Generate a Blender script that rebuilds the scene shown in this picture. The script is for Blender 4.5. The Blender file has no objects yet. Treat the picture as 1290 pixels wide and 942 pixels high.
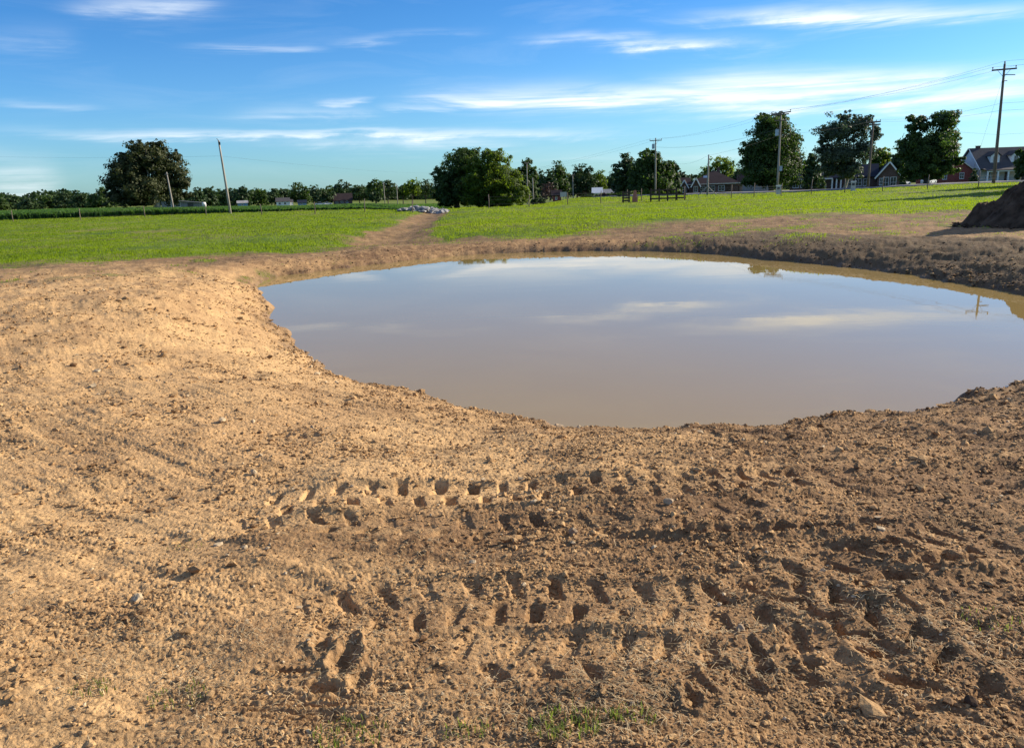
import bpy, math, random
import numpy as np
from mathutils import Matrix, Vector
R = math.radians
S = bpy.context.scene
COL = S.collection
# ------------------------------------------------------------------ camera
FPX, PITCH, ROLL, EYE = 960.0, 13.8, 2.0, 2.5
cam_d = bpy.data.cameras.new('camera'); cam = bpy.data.objects.new('camera', cam_d); COL.objects.link(cam)
cam_d.sensor_fit = 'HORIZONTAL'; cam_d.sensor_width = 36.0; cam_d.lens = 36.0 * FPX / 1290.0
cam_d.clip_start = 0.05; cam_d.clip_end = 12000
_t, _r = R(PITCH), R(ROLL)
Fv = np.array([0, math.cos(_t), -math.sin(_t)]); Rv0 = np.array([1.0, 0, 0]); Uv0 = np.cross(Rv0, Fv)
Rv = Rv0 * math.cos(_r) - Uv0 * math.sin(_r); Uv = Uv0 * math.cos(_r) + Rv0 * math.sin(_r)
M = Matrix(((Rv[0], Uv[0], -Fv[0], 0), (Rv[1], Uv[1], -Fv[1], 0), (Rv[2], Uv[2], -Fv[2], EYE), (0, 0, 0, 1)))
cam.matrix_world = M
S.camera = cam
# ------------------------------------------------------------------ light and sky
SUN_AZ, SUN_EL = 68.0, 24.0
S.view_settings.view_transform = 'Standard'; S.view_settings.look = 'None'
S.view_settings.exposure = 0.85; S.view_settings.gamma = 1.0; S.view_settings.use_curve_mapping = False
sd = bpy.data.lights.new('sun', 'SUN'); sd.energy = 5.0; sd.angle = R(0.5); sd.color = (1.0, 0.88, 0.70)
so = bpy.data.objects.new('sun', sd); COL.objects.link(so)
_d = Vector((math.sin(R(SUN_AZ)) * math.cos(R(SUN_EL)), math.cos(R(SUN_AZ)) * math.cos(R(SUN_EL)), math.sin(R(SUN_EL))))
so.rotation_euler = _d.to_track_quat('Z', 'Y').to_euler(); so.location = _d * 60
W = bpy.data.worlds.new('World'); S.world = W; W.use_nodes = True


class NT:
    """small helper to write node trees"""
    def __init__(s, nt): s.nt = nt; s.n = nt.nodes; s.l = nt.links
    def node(s, t, **k):
        n = s.n.new(t)
        for a, b in k.items(): setattr(n, a, b)
        return n
    def put(s, sock, v):
        if isinstance(v, bpy.types.NodeSocket): s.l.new(v, sock)
        elif v is not None:
            if isinstance(v, tuple) and len(v) == 3 and sock.type == 'RGBA': v = v + (1,)
            sock.default_value = v
    def math(s, op, a, b=None, c=None, clamp=False):
        n = s.node('ShaderNodeMath', operation=op); n.use_clamp = clamp
        s.put(n.inputs[0], a)
        if b is not None: s.put(n.inputs[1], b)
        if c is not None: s.put(n.inputs[2], c)
        return n.outputs[0]
    def mix(s, f, a, b, mode='MIX'):
        n = s.node('ShaderNodeMix', data_type='RGBA', blend_type=mode)
        s.put(n.inputs[0], f); s.put(n.inputs[6], a); s.put(n.inputs[7], b)
        return n.outputs[2]
    def noise(s, vec, scale, detail=3, rough=0.55, dist=0.0, dim='3D'):
        n = s.node('ShaderNodeTexNoise', noise_dimensions=dim)
        s.put(n.inputs['Vector'], vec); n.inputs['Scale'].default_value = scale
        n.inputs['Detail'].default_value = detail; n.inputs['Roughness'].default_value = rough
        n.inputs['Distortion'].default_value = dist
        return n.outputs[0]
    def ramp(s, v, stops):
        n = s.node('ShaderNodeValToRGB'); s.put(n.inputs[0], v); e = n.color_ramp.elements
        while len(e) < len(stops): e.new(0.5)
        for i, (p, c) in enumerate(stops):
            e[i].position = p; e[i].color = (c, c, c, 1) if not isinstance(c, tuple) else c + (1,)
        return n.outputs[0]
    def map(s, v, a, b, c=0.0, d=1.0, smooth=False):
        n = s.node('ShaderNodeMapRange'); n.interpolation_type = 'SMOOTHSTEP' if smooth else 'LINEAR'
        s.put(n.inputs[0], v)
        for i, q in enumerate((a, b, c, d)): n.inputs[1 + i].default_value = q
        return n.outputs[0]


w = NT(W.node_tree)
bg = w.n['Background']; bg.inputs[1].default_value = 0.070
sky = w.node('ShaderNodeTexSky', sky_type='NISHITA'); sky.sun_disc = False
sky.sun_elevation = R(SUN_EL); sky.sun_rotation = R(SUN_AZ); sky.air_density = 1.0; sky.dust_density = 0.4; sky.ozone_density = 2.2
hs = w.node('ShaderNodeHueSaturation'); hs.inputs['Saturation'].default_value = 1.28; hs.inputs['Value'].default_value = 1.0
w.l.new(sky.outputs[0], hs.inputs['Color'])
tc = w.node('ShaderNodeTexCoord'); sep = w.node('ShaderNodeSeparateXYZ'); w.l.new(tc.outputs['Generated'], sep.inputs[0])
az = w.math('MULTIPLY', w.math('ARCTAN2', sep.outputs[0], sep.outputs[1]), 57.29578)
el = w.math('MULTIPLY', w.math('ARCSINE', sep.outputs[2]), 57.29578)
cv = w.node('ShaderNodeCombineXYZ'); w.l.new(az, cv.inputs[0]); w.l.new(el, cv.inputs[1])
mp = w.node('ShaderNodeMapping'); w.l.new(cv.outputs[0], mp.inputs[0]); mp.inputs['Scale'].default_value = (0.05, 0.34, 1)
mp.inputs['Rotation'].default_value = (0, 0, R(-3))
n_s = w.noise(mp.outputs[0], 1.5, 7, 0.62, 0.7)                 # stretched wisps
mp2 = w.node('ShaderNodeMapping'); w.l.new(cv.outputs[0], mp2.inputs[0]); mp2.inputs['Scale'].default_value = (0.09, 0.25, 1)
n_w = w.noise(mp2.outputs[0], 1.3, 3, 0.5)                      # slow warp
wob = w.math('MULTIPLY', w.math('SUBTRACT', n_w, 0.5), 1.1)
mp4 = w.node('ShaderNodeMapping'); w.l.new(cv.outputs[0], mp4.inputs[0]); mp4.inputs['Scale'].default_value = (0.03, 1.1, 1)
mp4.inputs['Rotation'].default_value = (0, 0, R(9))
n_f = w.noise(mp4.outputs[0], 1.6, 6, 0.6, 0.3)                 # fine combed fibres
elw = w.math('ADD', w.math('ADD', el, wob), w.math('MULTIPLY', w.math('SUBTRACT', n_f, 0.5), 1.3))
elw = w.math('ADD', elw, w.math('MULTIPLY', w.math('SUBTRACT', n_s, 0.5), 1.6))
# cloud bands: azimuth, elevation (deg), slope, half length, half height, strength
# seen from the bank (two ends as photo columns and rows, thickness, strength)
SEEN = [(95, 168, 720, 167, 4.5, .9), (100, 167, 400, 167, 3, .6), (330, 180, 640, 178, 8, .35), (400, 130, 470, 124, 4, .42), (480, 137, 575, 139, 4, .5), (515, 127, 760, 119, 6, .85),
        (620, 122, 1330, 112, 13, 1.15), (850, 102, 1330, 92, 10, .8), (690, 49, 945, 54, 6, .75), (760, 46, 830, 44, 4, .5), (890, 22, 1330, 14, 7, .9), (1020, 12, 1330, 10, 6, .5),
        (240, 65, 400, 59, 4, .42), (430, 52, 600, 42, 4, .28), (95, 13, 260, 0, 11, .42), (-20, 50, 95, 48, 12, .15), (-30, 222, 75, 228, 20, .4), (-20, 133, 120, 133, 3, .2),
        (300, 140, 480, 143, 6, .25), (640, 170, 800, 173, 4, .25), (640, 200, 1290, 190, 10, .15)]
def azel(px, py):
    d = Fv * FPX + Rv * (px - 645) + Uv * (471 - py); return math.degrees(math.atan2(d[0], d[1])), math.degrees(math.atan2(d[2], math.hypot(d[0], d[1])))
BANDS = []
for xa, ya, xb, yb_, th_, st in SEEN:
    (a0, e0), (a1, e1) = azel(xa, ya), azel(xb, yb_); BANDS.append(((a0 + a1) / 2, (e0 + e1) / 2, (e1 - e0) / (a1 - a0), abs(a1 - a0) / 2, th_ / 15.5, st))
BANDS += [(28, 22, 0.1, 18, 1.8, 0.9), (0, 25, 0.05, 16, 1.2, 0.5), (8, 29, 0.1, 22, 2.2, 0.6), (25, 37, 0.1, 26, 3.0, 0.7), (70, 14, 0.0, 25, 3, 0.6)]
tot = None
for a0, e0, sl, ha, he, st in BANDS:
    da = w.math('SUBTRACT', az, float(a0))
    u = w.math('DIVIDE', da, float(ha))
    v = w.math('DIVIDE', w.math('SUBTRACT', w.math('SUBTRACT', elw, float(e0)), w.math('MULTIPLY', da, sl)), float(he))
    u2 = w.math('MULTIPLY', u, u); q = w.math('ADD', w.math('MULTIPLY', u2, u2), w.math('MULTIPLY', v, v))
    m = w.math('MULTIPLY', w.math('EXPONENT', w.math('MULTIPLY', q, -1.0)), st)
    tot = m if tot is None else w.math('MAXIMUM', tot, m)
thr = w.map(n_s, 0.32, 0.63, 0.08, 1.35)
thr2 = w.map(n_f, 0.36, 0.62, 0.45, 1.25)
cl = w.math('MULTIPLY', w.math('MULTIPLY', tot, thr), thr2)
veil = w.math('MULTIPLY', w.map(n_s, 0.5, 0.8, 0.0, 0.20), w.map(az, -40, 35, 0.25, 1.0))
cl = w.math('ADD', w.math('ADD', cl, veil), w.math('MULTIPLY', w.map(el, 17, 30, 0, 0.30, True), w.map(n_w, .3, .7, .4, 1.0)), clamp=True)
# thin haze low on the horizon, brighter to the right, where the sun is
hz = w.math('MULTIPLY', w.math('EXPONENT', w.math('MULTIPLY', w.math('ABSOLUTE', el), -0.12)), w.map(az, -40, 60, 0.10, 0.42))
tint = w.mix(w.map(el, 2, 16, smooth=True), (0.48, 0.86, 1.36), (0.33, 0.77, 1.22))
skyc = w.mix(1.0, hs.outputs[0], tint, 'MULTIPLY')
c1 = w.mix(hz, skyc, (4.6, 8.0, 9.6))
c2 = w.mix(w.math('MULTIPLY', cl, 0.9), c1, (8.6, 9.2, 9.6))
w.l.new(c2, bg.inputs[0])

# ------------------------------------------------------------------ numpy noise
_rng = np.random.RandomState(7)
_PERM = _rng.permutation(4096).astype(np.int64); _GR = _rng.rand(4096) * 2 * np.pi
_GX, _GY = np.cos(_GR).astype(np.float32), np.sin(_GR).astype(np.float32)


def noise2(x, y, seed=0):
    xi = np.floor(x).astype(np.int64); yi = np.floor(y).astype(np.int64)
    fx = (x - xi).astype(np.float32); fy = (y - yi).astype(np.float32)
    ux = fx * fx * fx * (fx * (fx * 6 - 15) + 10); uy = fy * fy * fy * (fy * (fy * 6 - 15) + 10)
    def g(i, j, dx, dy):
        h = _PERM[(_PERM[(xi + i + seed * 131) & 4095] + yi + j) & 4095]
        return _GX[h] * dx + _GY[h] * dy
    a = g(0, 0, fx, fy); b = g(1, 0, fx - 1, fy); c = g(0, 1, fx, fy - 1); d = g(1, 1, fx - 1, fy - 1)
    return ((a + (b - a) * ux) * (1 - uy) + (c + (d - c) * ux) * uy) * 1.5


def fbm(x, y, sc, oct=4, seed=0, gain=0.5):
    r = 0; a = 1.0; t = 0
    for i in range(oct):
        r = r + a * noise2(x * sc + i * 17.3, y * sc - i * 9.1, seed + i); t += a; a *= gain; sc *= 2.03
    return r / t * 1.6


def sst(a, b, x):
    t = np.clip((x - a) / (b - a), 0, 1); return t * t * (3 - 2 * t)


# ------------------------------------------------------------------ survey: photograph rays to places on the ground
def ray(px, py):
    d = Fv * FPX + Rv * (px - 645) + Uv * (471 - py)
    return d / math.hypot(d[0], d[1])
def at(px, py, D):
    d = ray(px, py); return (d[0] * D, d[1] * D, EYE + d[2] * D)
def gxy(px, py, z=0.7):
    d = ray(px, py); D = (EYE - z) / -d[2]; return d[0] * D, d[1] * D


POND = [(-6.5, 19.9), (-7.25, 21.8), (-7.3, 23.8)] + [gxy(px, py, 0) for px, py in [(400, 342.5), (500, 330), (600, 320.5), (700, 317.5), (780, 316.5), (870, 318.5), (950, 325.5), (1050, 335), (1150, 347), (1220, 360), (1290, 371)]] + [
        (10.9, 12), (9.0, 10.1), (6.2, 8.85), (4.8, 8.0), (3.7, 7.6), (2.8, 7.42),
        (2.3, 7.33), (1.5, 7.38), (0.75, 7.5), (0.35, 7.78), (-0.4, 8.4), (-1.1, 9.1), (-1.9, 9.75), (-2.5, 10.5), (-3.2, 11.8), (-4.1, 13.6), (-5.3, 16.6)]


def catmull(P, k):
    P = np.array(P); n = len(P); out = []
    for i in range(n):
        a, b, c, d = P[i - 1], P[i], P[(i + 1) % n], P[(i + 2) % n]
        for j in range(k):
            t = j / k
            out.append(0.5 * ((2 * b) + (c - a) * t + (2 * a - 5 * b + 4 * c - d) * t * t + (3 * b - a - 3 * c + d) * t ** 3))
    return np.array(out)


SHORE = catmull(POND, 4)


def pond_dist(x, y):
    """signed distance to the shore line, positive on land"""
    d2 = np.full(x.shape, 1e9, np.float32); inside = np.zeros(x.shape, bool)
    n = len(SHORE)
    for i in range(n):
        ax, ay = SHORE[i]; bx, by = SHORE[(i + 1) % n]
        ex, ey = bx - ax, by - ay; L = ex * ex + ey * ey + 1e-12
        t = np.clip(((x - ax) * ex + (y - ay) * ey) / L, 0, 1)
        d2 = np.minimum(d2, (x - ax - t * ex) ** 2 + (y - ay - t * ey) ** 2)
        c = ((ay > y) != (by > y)) & (x < ex * (y - ay) / (ey + 1e-12) + ax)
        inside ^= c
    d = np.sqrt(d2); return np.where(inside, -d, d)


_ca = np.radians([-180, -160, -140, -120, -100, -80, -60, -40, -20, 0, 20, 40, 60, 80, 100, 120, 140, 160, 180])
# direction seen from the pond's middle (0 = away from the camera, 90 = right, -90 = left)
_cb = [.98, .97, .98, 1.02, .92, .72, .48, .36, .31, .31, .37, .48, .58, .70, .82, .9, .95, .97, .98]   # bank height
_cl = [2.2, 2.2, 1.8, 1.5, 1.5, 1.2, .9, .8, .7, .7, .75, .9, 1.1, 1.6, 1.8, 2.0, 2.2, 2.2, 2.2]          # bank width


def field_z(x, y):
    D = np.hypot(x, y); a = np.degrees(np.arctan2(x, y))
    zm = 0.64 + 0.40 * sst(19, 31, a) * sst(50, 95, D) + 0.06 * noise2(x * 0.03, y * 0.03, 5)
    zm = zm - 0.95 * sst(70, 104, D) * sst(-11, -6, a) * (1 - sst(1.5, 6, a))      # low ground where the swale drains
    sl = np.interp(a, [-60, -30, -14, 0, 15, 22, 31, 60], [.005, .005, .0135, .015, .020, .021, .012, .012])
    return zm - sl * np.clip(D - 108, 0, 350)


SWALE = np.array([gxy(488, 298, .6), gxy(512, 286, .6), gxy(530, 277, .5), gxy(545, 270, .5), gxy(552, 266, .5)])
SWW = np.array([1.9, 1.5, 1.3, 1.3, 1.3])


def line_dist(x, y, P, Wd=None):
    """distance to a polyline, arc position along it, side (+ left) and local width"""
    bd = np.full(x.shape, 1e9); bs = np.zeros(x.shape); sg = np.ones(x.shape); bw = np.ones(x.shape); acc = 0.0
    for i in range(len(P) - 1):
        a, b = P[i], P[i + 1]; e = b - a; L = math.hypot(*e)
        t = np.clip(((x - a[0]) * e[0] + (y - a[1]) * e[1]) / (L * L), 0, 1)
        dx = x - a[0] - t * e[0]; dy = y - a[1] - t * e[1]; d = np.hypot(dx, dy); m = d < bd
        bd = np.where(m, d, bd); bs = np.where(m, acc + t * L, bs); sg = np.where(m, np.sign(e[0] * dy - e[1] * dx), sg)
        if Wd is not None: bw = np.where(m, Wd[i] + (Wd[i + 1] - Wd[i]) * t, bw)
        acc += L
    return bd, bs, sg, bw, acc


def grass_edge(a):
    return np.interp(a, [-60, -33, -29, -24, -19, -13.8, -10, -2, 3.6, 9.4, 15, 20, 25, 30, 34, 60],
                     [28, 28.5, 28.8, 29.2, 29.2, 30.3, 31.6, 33, 32.5, 35, 36.5, 38, 39, 40, 41, 42])


def grass_mask(x, y):
    """0 bare soil .. 1 closed turf"""
    D = np.hypot(x, y); a = np.degrees(np.arctan2(x, y))
    e = D - grass_edge(a) + 1.3 * fbm(x, y, 0.35, 4, 21) + 0.8 * fbm(x, y, 1.6, 3, 25)
    g = sst(-1.6, 2.6 + 3.5 * sst(6, 16, a), e + 1.2 * noise2(x * .12, y * .3, 27))
    bd, bs, sg, bw, L = line_dist(x, y, SWALE, SWW)
    g = g * (0.04 + 0.96 * sst(0.65, 1.25, bd / bw + 0.4 * fbm(x, y, 0.8, 3, 31) + 0.5 * (bs >= L - 0.01) * (D > 64)))
    # thin patches of new grass on the worked strip right of the pond
    th = sst(0.05, 0.5, fbm(x, y, 0.45, 4, 41) + 0.25 * fbm(x, y, 2.5, 3, 43)) * sst(24, 29, D) * sst(7, 13, a) * 0.55
    th = np.maximum(th, .6 * np.exp(-((e + 5.5) / 1.6) ** 2) * sst(-.2, .4, fbm(x, y, .8, 3, 45)) * sst(7, 13, a) * (D > 23))
    th2 = sst(0.25, 0.6, fbm(x, y, 0.5, 4, 47)) * sst(17, 20, D) * (1 - sst(-16, -10, a)) * 0.5
    return np.clip(np.maximum(g, np.maximum(th, th2)), 0, 1)


# wheel and track prints pressed into the soil: (pixels along the print, half width in m, lug pitch, depth, lug lean)
TRACKS = [([(300, 640), (420, 628), (540, 618), (650, 614), (760, 612), (860, 606), (960, 596), (1080, 580)], .19, .175, .036, 0.0, 1),
          ([(250, 672), (380, 668), (500, 664), (640, 668), (760, 665), (900, 650), (1020, 630)], .14, .19, .020, 0.3, 1),
          ([(330, 800), (440, 785), (560, 765), (660, 760), (790, 768), (900, 775), (1000, 760), (1110, 715), (1290, 660)], .18, .165, .026, 0.15, 1),
          ([(520, 850), (640, 838), (760, 848), (880, 858), (980, 846), (1100, 810), (1290, 740)], .16, .17, .024, -0.2, 1),
          ([(860, 705), (980, 735), (1100, 800), (1200, 880), (1290, 960)], .15, .16, .030, 0.5, 1),
          ([(0, 395), (60, 383), (130, 372), (200, 360), (290, 345)], .30, .22, .03, 0, 0),
          ([(0, 632), (120, 655), (230, 700), (330, 712)], .10, .17, .012, 0, 0),
          ([(0, 352), (150, 333), (300, 322), (420, 312), (560, 303)], .45, .22, .05, 0, 0)]
TRK = [(np.array([gxy(px, py, .9) for px, py in P]), hw, pt, dp, ln, lug) for P, hw, pt, dp, ln, lug in TRACKS]
PIT = gxy(432, 858, .95)


def near_w(D, a, b): return 1 - sst(a, b, D)


def macro_z(x, y, d=None):
    """ground without the small relief"""
    if d is None: d = pond_dist(x, y)
    D = np.hypot(x, y)
    th = np.arctan2(x - 1.5, y - 18.0)
    B = np.interp(th, _ca, _cb); L = np.interp(th, _ca, _cl)
    dp = np.clip(d, 0, None)
    bank = B * (1 - np.exp(-(dp / L) ** 1.15)) + 0.05 * (1 - np.exp(-dp / 0.10))
    fz = field_z(x, y)
    k = sst(3.0, 9.0, dp)
    kk = k * sst(2, 14, y)
    z = bank * (1 - kk) + np.where(dp > 0, fz, 0) * kk
    z = np.where(d < 0, -np.minimum(0.9, 0.25 * (-d) ** 0.8 + 0.03 * np.minimum(1, -d * 8)), z)
    bd, bs, sg, bw, LL = line_dist(x, y, SWALE, SWW)
    z = z - 0.28 * np.exp(-(bd / (bw * 1.1)) ** 2) * sst(29, 34, D)
    # spoil ridge on the left bank
    rb = line_dist(x, y, np.array([gxy(175, 385, 1.), gxy(225, 352, 1.), gxy(290, 340, .8)]))[0]
    z = z + 0.12 * np.exp(-(rb / 0.9) ** 2)
    return z


def ground(x, y, fine=True):
    """height and surface masks; arrays of world x, y"""
    d = pond_dist(x, y)
    sh = 0.22 * fbm(x, y, 0.9, 3, 3) + 0.10 * fbm(x, y, 3.2, 3, 9)           # ragged shore line
    D = np.hypot(x, y); a = np.degrees(np.arctan2(x, y))
    z = macro_z(x, y, d + sh * np.exp(-np.abs(d) / 0.8))
    g = grass_mask(x, y)
    dirt = 1 - g
    z = z + 0.07 * fbm(x, y, 0.35, 3, 11) * sst(0.3, 2, d) + 0.030 * fbm(x, y, 1.3, 3, 12) * sst(0.1, 1.5, d)
    if not fine: return z, g, d
    nw = near_w(D, 25, 60) * dirt
    land = sst(-0.05, 0.15, d)
    z_smooth = z.copy()
    # coarse clods: right and centre rougher, left smoother, right far bank roughest
    farb = sst(30, 70, np.degrees(np.arctan2(x - 1.5, y - 18))) * (1 - sst(3.2, 4.4, d)) * (d > -0.5)
    farb = np.maximum(farb, 0.6 * sst(-10, 20, np.degrees(np.arctan2(x - 1.5, y - 18.0))) * (y > 18) * (1 - sst(1.5, 2.5, d)) * (d > -.5))
    rough = 0.30 + 0.45 * sst(-0.9, 1.4, x / np.maximum(1, y * 0.35)) * (y < 9) + 0.35 * sst(-0.1, 0.5, fbm(x, y, 0.8, 3, 51)) + 0.9 * farb
    rough = rough + 0.5 * np.exp(-np.clip(d, 0, None) / 0.35) * (y < 12)
    # drag marks of blade and tracks running round the pond
    ar = np.arctan2(x - 1.5, y - 18.0) * 11.0
    st1 = noise2(d * 5 + .4 * fbm(x, y, .7, 2, 121), ar * .35, 123); st2 = noise2(d * 15 + .8 * fbm(x, y, 1.1, 2, 122), ar * .9, 125); st3 = noise2(d * 42, ar * 3.1, 127)
    lb = 1 - .7 * sst(-2.5, -5, x) * (y > 8); z = z + nw * land * lb * (0.007 * st1 + 0.0045 * st2 * (1 + rough) + 0.0022 * st3 * (D < 12)) + land * sst(-2.5, -5, x) * (y > 8) * (y < 26) * dirt * (.022 * np.clip(fbm(x, y, 2.4, 4, 141), -.2, 1) + .012 * np.clip(fbm(x, y, 6.5, 3, 143), -.1, 1))
    # fine cracks and crumbled edges
    cr = 1 - np.abs(fbm(x * .8, y * 1.3, 17, 3, 129)) * 2.2
    z = z - nw * land * 0.007 * np.clip(cr - .62, 0, 1) / .38 * sst(-.3, .4, fbm(x, y, 1.7, 3, 131)) * (D < 14)
    c1 = fbm(x, y, 3.6, 3, 61); c2 = fbm(x, y, 11, 3, 64); c3 = fbm(x, y, 31, 3, 67)
    bil = np.abs(fbm(x, y, 8, 2, 71))
    far_ = sst(9, 20, D)
    z = z + nw * land * rough * (1 - .75 * np.clip(farb, 0, 1)) * (0.013 * (1 + far_) * c1 + (0.0075 + .012 * far_) * np.clip(c2, -0.3, 1) + 0.0040 * np.clip(c3, -.25, 1) - 0.005 * bil)
    z = z + nw * land * 0.0024 * fbm(x, y, 55, 2, 77)
    z = z + farb * (0.040 * noise2(d * 2.6 + .5 * fbm(x, y, .8, 2, 83), ar * .9, 84) + 0.026 * noise2(d * 7, ar * 2.6 + fbm(x, y, 1.5, 2, 86), 85) + .010 * fbm(x, y, 7, 3, 88))
    # cleat ribs combed up the far bank
    thd = np.degrees(np.arctan2(x - 1.5, y - 18.0))
    rib = np.exp(-((thd + 7) / 13.0) ** 2) * np.clip(1 - np.abs(d - 1.1) / 1.1, 0, 1)
    z = z + rib * 0.035 * np.sin((x + 0.55 * (y - 28)) * 2 * np.pi / 0.42 + 1.2 * fbm(x, y, .6, 2, 87))
    trk = np.zeros(x.shape); relief = z - z_smooth
    sel = np.where((D < 32) & (d > 0))
    xs, ys = x[sel], y[sel]
    dz = np.zeros(xs.shape); tm = np.zeros(xs.shape)
    wx = xs + 0.03 * fbm(xs, ys, 2.2, 2, 91) + .006 * fbm(xs, ys, 13, 2, 92); wy = ys + 0.03 * fbm(xs, ys, 2.2, 2, 93) + .006 * fbm(xs, ys, 13, 2, 94)
    for P, hw, pt, dp, ln, lug in TRK:
        bd, bs, sg, bw, LL = line_dist(wx, wy, P)
        inside = 1 - sst(0.85, 1.1, bd / hw)
        ends = sst(0, 0.35, bs) * (1 - sst(LL - .35, LL, bs))
        wear = np.clip(0.95 + .8 * fbm(xs, ys, 1.8, 3, 95), 0.35, 1.4)
        off = sg * bd
        if lug:
            ph = (bs + np.where(off > 0, 0.5, 0.0) * pt + ln * np.abs(off) * 1.2) / pt
            fr = ph - np.floor(ph)
            jit = _GX[(np.floor(ph).astype(np.int64) * 7 + (off > 0) * 3) & 4095] * 0.3 + 0.85
            pr = sst(0.0, 0.55, np.clip(1 - np.abs(fr - 0.5) / 0.22, 0, 1))                  # print of a lug
            row = sst(0.06, 0.22, np.abs(off) / hw)
            dz -= inside * ends * wear * dp * (0.25 + 1.05 * pr * row * jit)
            dz += ends * wear * 0.45 * dp * np.exp(-((bd - hw * 1.15) / 0.035) ** 2)
        else:
            dz -= ends * wear * dp * inside * 0.6
            dz += ends * wear * 0.4 * dp * np.exp(-((bd - hw * 1.2) / 0.06) ** 2)
        tm = np.maximum(tm, inside * ends)
    # fine comb of cleat lines beside the torn slots
    cb = np.exp(-(((xs - PIT[0] + .08) / 0.26) ** 2 + ((ys - PIT[1] + 0.13) / 0.09) ** 2) ** 2)
    dz += cb * 0.009 * np.sin(ys * 2 * np.pi / 0.030 + 1.5 * xs + 1.2 * fbm(xs, ys, 5, 2, 96))
    # torn slots and ruts: dark gaps where sod and clods were pulled out
    for (px, py, rx, ry, dp) in [(436, 850, .040, .095, .060), (404, 884, .09, .025, .04), (408, 826, .03, .06, .04), (452, 872, .03, .06, .03), (370, 862, .07, .012, .04), (395, 905, .12, .012, .03),
                                 (1190, 712, .16, .05, .05), (1150, 730, .18, .03, .03), (950, 672, .36, .035, .045), (1010, 668, .12, .03, .04), (640, 690, .5, .03, .02), (560, 684, .3, .03, .018), (1080, 690, .16, .04, .035), (380, 530, .16, .06, .03), (355, 528, .06, .05, .025), (230, 690, .04, .02, .02),
                                 (868, 905, .025, .045, .05), (905, 852, .05, .03, .035), (960, 852, .04, .035, .035), (1020, 846, .035, .03, .03), (1105, 660, .12, .03, .035), (700, 868, .03, .04, .02), (15, 554, .12, .02, .03), (210, 352, .5, .06, .04), (245, 368, .35, .05, .04), (200, 430, .2, .08, .03)]:
        qx, qy = gxy(px, py, .9)
        m_ = (np.abs(xs - qx) < rx * 2.6) & (np.abs(ys - qy) < ry * 2.6); xq, yq = xs[m_], ys[m_]
        if len(xq) == 0: continue
        rr = np.hypot((xq - qx) / rx, (yq - qy) / ry) + 0.6 * fbm(xq, yq, 11, 3, 99)
        dz[m_] -= .85 * dp * (1 - sst(0.1, 1.2, rr)); dz[m_] += dp * .28 * np.exp(-((rr - 1.45) / 0.25) ** 2)
    z[sel] += dz - 0.8 * tm * relief[sel]; trk[sel] = tm
    # turf is slightly lumpy
    z = z + g * 0.03 * fbm(x, y, 1.1, 3, 15) * (D < 110)
    return z, g, d, rough, farb, trk


# ------------------------------------------------------------------ object helpers
def link(name, me, parent=None):
    o = bpy.data.objects.new(name, me); COL.objects.link(o)
    if parent: o.parent = parent
    return o
def tag(o, label=None, cat=None, group=None, kind=None):
    if label: o['label'] = label
    if cat: o['category'] = cat
    if group: o['group'] = group
    if kind: o['kind'] = kind
    return o
def thing(name, loc, rz, label, cat, group=None, rx=0, ry=0):
    o = bpy.data.objects.new(name, None); COL.objects.link(o); o.location = loc; o.rotation_euler = (rx, ry, rz)
    o.empty_display_size = 0.3
    return tag(o, label, cat, group)


def np_mesh(name, V, F, mat, smooth=False, parent=None):
    """V (n,3); F (m,k) with k = 3 or 4"""
    V = np.asarray(V, np.float32); F = np.asarray(F, np.int32); k = F.shape[1]
    me = bpy.data.meshes.new(name); me.vertices.add(len(V)); me.vertices.foreach_set('co', V.ravel())
    me.loops.add(F.size); me.loops.foreach_set('vertex_index', F.ravel())
    me.polygons.add(len(F)); me.polygons.foreach_set('loop_start', np.arange(0, F.size, k, dtype=np.int32))
    me.polygons.foreach_set('loop_total', np.full(len(F), k, np.int32))
    me.polygons.foreach_set('use_smooth', np.full(len(F), smooth, bool))
    me.update(calc_edges=True); me.materials.append(mat)
    return link(name, me, parent)


def fattr(me, name, arr):
    a = me.attributes.new(name, 'FLOAT', 'POINT'); a.data.foreach_set('value', np.asarray(arr, np.float32))


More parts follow.
